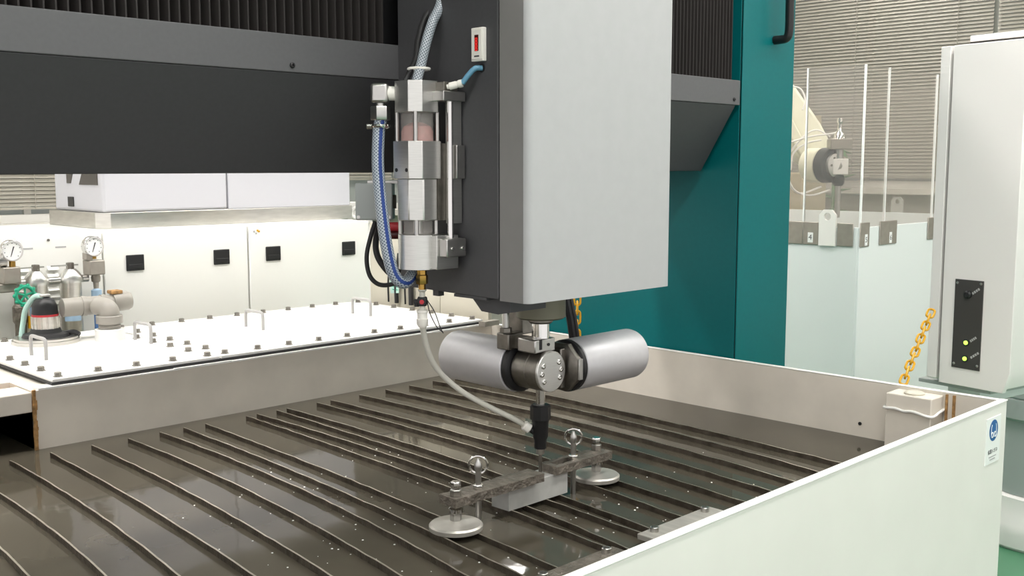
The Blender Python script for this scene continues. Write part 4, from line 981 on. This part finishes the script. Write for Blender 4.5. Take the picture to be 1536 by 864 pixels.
part(MB().cyl(wr+wv*.11, tt, .03, 14), 'tool_shaft', 'steel', rob)
part(MB().cbox(tt+Vector((0, 0, .105)), (.10, .07, .05), RM), 'tool_clamp', 'bracket', rob, .004)
part(MB().cyl(tt+Vector((0, 0, .03)), tt+Vector((0, 0, .09)), .02, 14), 'tool_neck', 'steel', rob)
part(MB().lathe(tt+Vector((0, 0, .13)), (0, 0, 1), [(0, .03), (.02, .026), (.04, .012), (.07, .010), (.08, .016), (.095, .014)], 16), 'tool_cap', 'chrome', rob)
part(MB().lathe(tt-Vector((0, 0, .09)), (0, 0, 1), [(0, .018), (.012, .028), (.04, .03), (.055, .02)], 16), 'tool_grip', 'black', rob)
part(MB().cyl(tt-Vector((0, 0, .24)), tt-Vector((0, 0, .09)), .013, 12), 'tool_nozzle', 'steel', rob)
for k, pts in enumerate(([(1180, 215), (1215, 205), (1250, 200), (1257, 197)], [(1180, 235), (1205, 205), (1225, 195), (1245, 205)], [(1186, 255), (1190, 230), (1210, 215), (1232, 210)], [(1180, 262), (1192, 285), (1215, 293), (1245, 285)], [(1182, 245), (1184, 275), (1200, 290), (1232, 280)], [(1180, 128), (1200, 133), (1208, 150), (1204, 165)])):
    part(MB().tube([dp(x_, y_, 4.98+.01*k) for x_, y_ in pts], .0045, 6, 8), 'coiled_hose', 'light_grey', rob)
# things seen through the cell
tb_ = solo(MB().box((6.28, 3.58, 0), (6.60, 3.84, 1.46)), 'storage_box', 'tan_box', 'tan storage box standing behind the robot cell', 'box', None, bev=.01)
p = onD(1219, 195, 7.6)
solo(MB().cyl(Vector((p.x, p.y, 0)), Vector((p.x, p.y, p.z+.10)), .06, 18), 'wooden_post', 'tan_box', 'pale wooden post behind the robot arm', 'post', None)
pl = thing('potted_plant', 'leafy green plant standing behind the robot cell', 'plant', (0, 0, 0)); pb = onD(1248, 300, 7.4); pl.location = (pb.x, pb.y, 0); LOC[pl] = Vector((pb.x, pb.y, 0))
part(MB().lathe((pb.x, pb.y, 0), (0, 0, 1), [(0, .11), (.75, .145), (.8, .15), (.8, .135), (.74, .13)], 20), 'pot', 'tan_box', pl)
part(MB().cyl((pb.x, pb.y, .7), (pb.x+.02, pb.y, 1.7), .012, 8), 'stem', 'leaf', pl)
rr = random.Random(5)
for k in range(26):
    h = rr.uniform(.95, 1.65); q = rr.uniform(0, 6.28); L = rr.uniform(.13, .22); dv = Vector((math.cos(q), math.sin(q), rr.uniform(-.1, .7))).normalized(); sd = dv.cross(Vector((0, 0, 1))).normalized()*L*.16; b0 = Vector((pb.x+.01, pb.y, h)); nn = sd.cross(dv).normalized()*.004
    v = [b0, b0+dv*L*.4+sd, b0+dv*L*.4-sd, b0+dv*L-Vector((0, 0, L*.25))]
    part(MB().add(v+[x_+nn for x_ in v], [(0, 1, 3, 2), (4, 6, 7, 5), (0, 4, 5, 1), (1, 5, 7, 3), (3, 7, 6, 2), (2, 6, 4, 0)]), 'leaf', 'leaf', pl)

# ================================================================== CONTROL CABINET AND PEDESTAL
th = math.radians(80); cdv = Vector((math.cos(th), math.sin(th), 0)); cn = Vector((-math.sin(th), math.cos(th), 0))
A = onD(1407.5, 573, 3.3)
def face_pt(x_, y_):      # pixel -> point on the cabinet's front plane
    d = ray(x_, y_); return CAM + d*((A-CAM).dot(cn)/d.dot(cn))
def uvp(x_, y_): q = face_pt(x_, y_)-A; return q.dot(cdv), q.z
U1 = uvp(1529, 300)[0]; ZTOP = uvp(1427, 68.6)[1]; Uc = uvp(1503, 588.6); Ue = uvp(1528, 561)
def fp(u, z, n=0): return A+cdv*u+cn*n+Vector((0, 0, z))
cc = thing('control_cabinet', 'light grey control cabinet with an indicator panel beyond the tank corner', 'cabinet', fp(U1/2, 0, -.2))
z0c = Uc[1]
part(MB().prism([(0, 0), (Uc[0], 0), (U1, Ue[1]-z0c), (U1, ZTOP), (0, ZTOP)], lambda u, z: fp(u, z), lambda u, z: fp(u, z, -.02)), 'door', 'light_grey', cc, .002)
part(MB().prism([(.045, .004), (Uc[0]+.012, .004), (U1+.012, Ue[1]-z0c), (U1+.012, ZTOP-.004), (.045, ZTOP-.004)], lambda u, z: fp(u, z, -.026), lambda u, z: fp(u, z, -.42)), 'body', 'light_grey', cc, .003)
part(MB().prism([(.012, .01), (.045, .01), (.045, ZTOP), (.012, ZTOP)], lambda u, z: fp(u, z, -.004), lambda u, z: fp(u, z, -.42)), 'side_frame', 'light_grey', cc, .002)
part(MB().prism([(0.0, .01), (.0125, .01), (.0125, ZTOP-.004), (.0, ZTOP-.004)], lambda u, z: fp(u, z, -.021), lambda u, z: fp(u, z, -.025)), 'door_gap', 'black', cc)
part(MB().prism([(-.02, ZTOP+.012), (U1, ZTOP+.012), (U1, ZTOP+.030), (-.02, ZTOP+.030)], lambda u, z: fp(u, z, -.05), lambda u, z: fp(u, z, -.44)), 'roof_plate', 'light_grey', cc, .002)
part(MB().prism([(-.015, ZTOP-.004), (U1-.02, ZTOP-.004), (U1-.02, ZTOP+.012), (-.015, ZTOP+.012)], lambda u, z: fp(u, z, -.06), lambda u, z: fp(u, z, -.42)), 'roof_seal', 'panel_dark', cc)
pu0, pz0 = uvp(1428.5, 548); pu1, pz1 = uvp(1471, 423)
pu0 = uvp(1431, 485)[0]; pu1 = uvp(1473.5, 485)[0]
pn = part(MB().prism([(pu0, pz0-.004), (pu1, pz0-.004), (pu1, pz1+.003), (pu0, pz1+.003)], lambda u, z: fp(u, z, .004), lambda u, z: fp(u, z, 0)), 'indicator_panel', 'panel_dark', cc, .001, label='dark indicator panel with two green lights')
def disc(u, z, r, h, m, nm, par, base=.004): return part(MB().lathe(fp(u, z, base), cn, [(0, r), (h*.6, r), (h, r*.6)], 18), nm, m, par)
um = (pu0+pu1)/2
for (x_, y_) in ((1450.5, 513.8), (1448.8, 537.7)):
    u, z = uvp(x_, y_); disc(u, z, .0105, .002, 'black', 'lamp_bezel', pn); disc(u, z, .0065, .006, 'green_led', 'green_lamp', pn, .005)
u, z = uvp(1453.5, 441.5); disc(u, z, .0125, .010, 'black', 'push_button', pn)
for (x_, y_) in ((1434.5, 423.5), (1474, 426), (1429.5, 544), (1468.5, 549.5)):
    u, z = uvp(x_, y_); u = min(max(u, min(pu0, pu1)+.008), max(pu0, pu1)-.008); z = min(max(z, pz0+.004), pz1-.004); disc(u, z, .0042, .002, 'steel', 'panel_screw', pn)
for (x_, y_, l) in ((1465, 437, .018), (1461, 509, .015), (1463, 533, .020)):
    u, z = uvp(x_, y_); m = MB(); rx = -cdv*.8+Vector((0, 0, .6)); ry = cdv*.6+Vector((0, 0, .8)); c2 = fp(u, z, .0043)
    for k in range(4):
        q = c2+rx*(k-1.5)*l*.42; m.cbox(q, (l*.30, .007, .0004), Matrix((rx, ry, rx.cross(ry))).transposed())
    part(m, 'lettering', 'print_grey', pn)
# lower shelf and round pedestal
part(MB().prism([(.10, -.016), (U1*.75, -.016), (U1*.75, -.004), (.10, -.004)], lambda u, z: fp(u*.9, z, -.03), lambda u, z: fp(u, z, -.42)), 'base_plate', 'pedestal_grey', cc, .002)
part(MB().prism([(.03, -.07), (U1*.35, -.07), (U1*.35, -.016), (.03, -.016)], lambda u, z: fp(u, z, -.10), lambda u, z: fp(u, z, -.36)), 'base_frame', 'pale_blue', cc, .003)
pcx = onZ(1604, 838, 0); pcx = Vector((4.50, 1.40, 0))
pd_ = thing('pedestal', 'round grey pedestal with a flared base on the green floor', 'pedestal', pcx)
part(MB().lathe(pcx, (0, 0, 1), [(0, .275), (.012, .285), (.06, .285), (.10, .28), (.13, .262), (.20, .255), (.205, .235), (.21, .23)], 48), 'base', 'light_grey', pd_)
part(MB().lathe(pcx+Vector((0, 0, .21)), (0, 0, 1), [(0, .235), (.30, .235)], 48), 'column', 'pedestal_grey', pd_)
part(MB().lathe(pcx+Vector((0, 0, .51)), (0, 0, 1), [(0, .25), (.01, .262), (.085, .262), (.088, .256), (.092, .256), (.095, .262), (.15, .262), (.18, .22), (.19, .19)], 48), 'head_ring', 'pedestal_grey', pd_)
part(MB().lathe(pcx+Vector((0, 0, .70)), (0, 0, 1), [(0, .19), (.06, .19), (.07, .17)], 40), 'turntable', 'light_grey', pd_)
sup = fp(.0, -.07, -.16)
solo(MB().box((sup.x-.04, sup.y-.04, 0), (sup.x+.04, sup.y+.04, sup.z)), 'support_post', 'pedestal_grey', 'square steel post under the control cabinet', 'post', None)

# small foam bubbles on the water
fb_ = MB(); rr = random.Random(11)
for k in range(110):
    i = rr.randrange(3, 13); y = rr.uniform(1.2, 2.3); x_ = slat_x(i, y)+rr.uniform(-.03, -.006); r = rr.uniform(.0009, .0022)
    fb_.sphere((x_, y, ZWT+r*.2), r, (1.2, 1.2, .5), 6, 4)
for k in range(90):
    x_ = rr.uniform(.9, 2.4); y = rr.uniform(1.15, 2.2); r = rr.uniform(.0008, .002); fb_.sphere((x_, y, ZWT+r*.2), r, (1.2, 1.2, .5), 6, 4)
solo(fb_, 'foam_bubbles', 'foam', 'tiny white foam bubbles floating on the tank water', 'foam', None, kind='stuff')
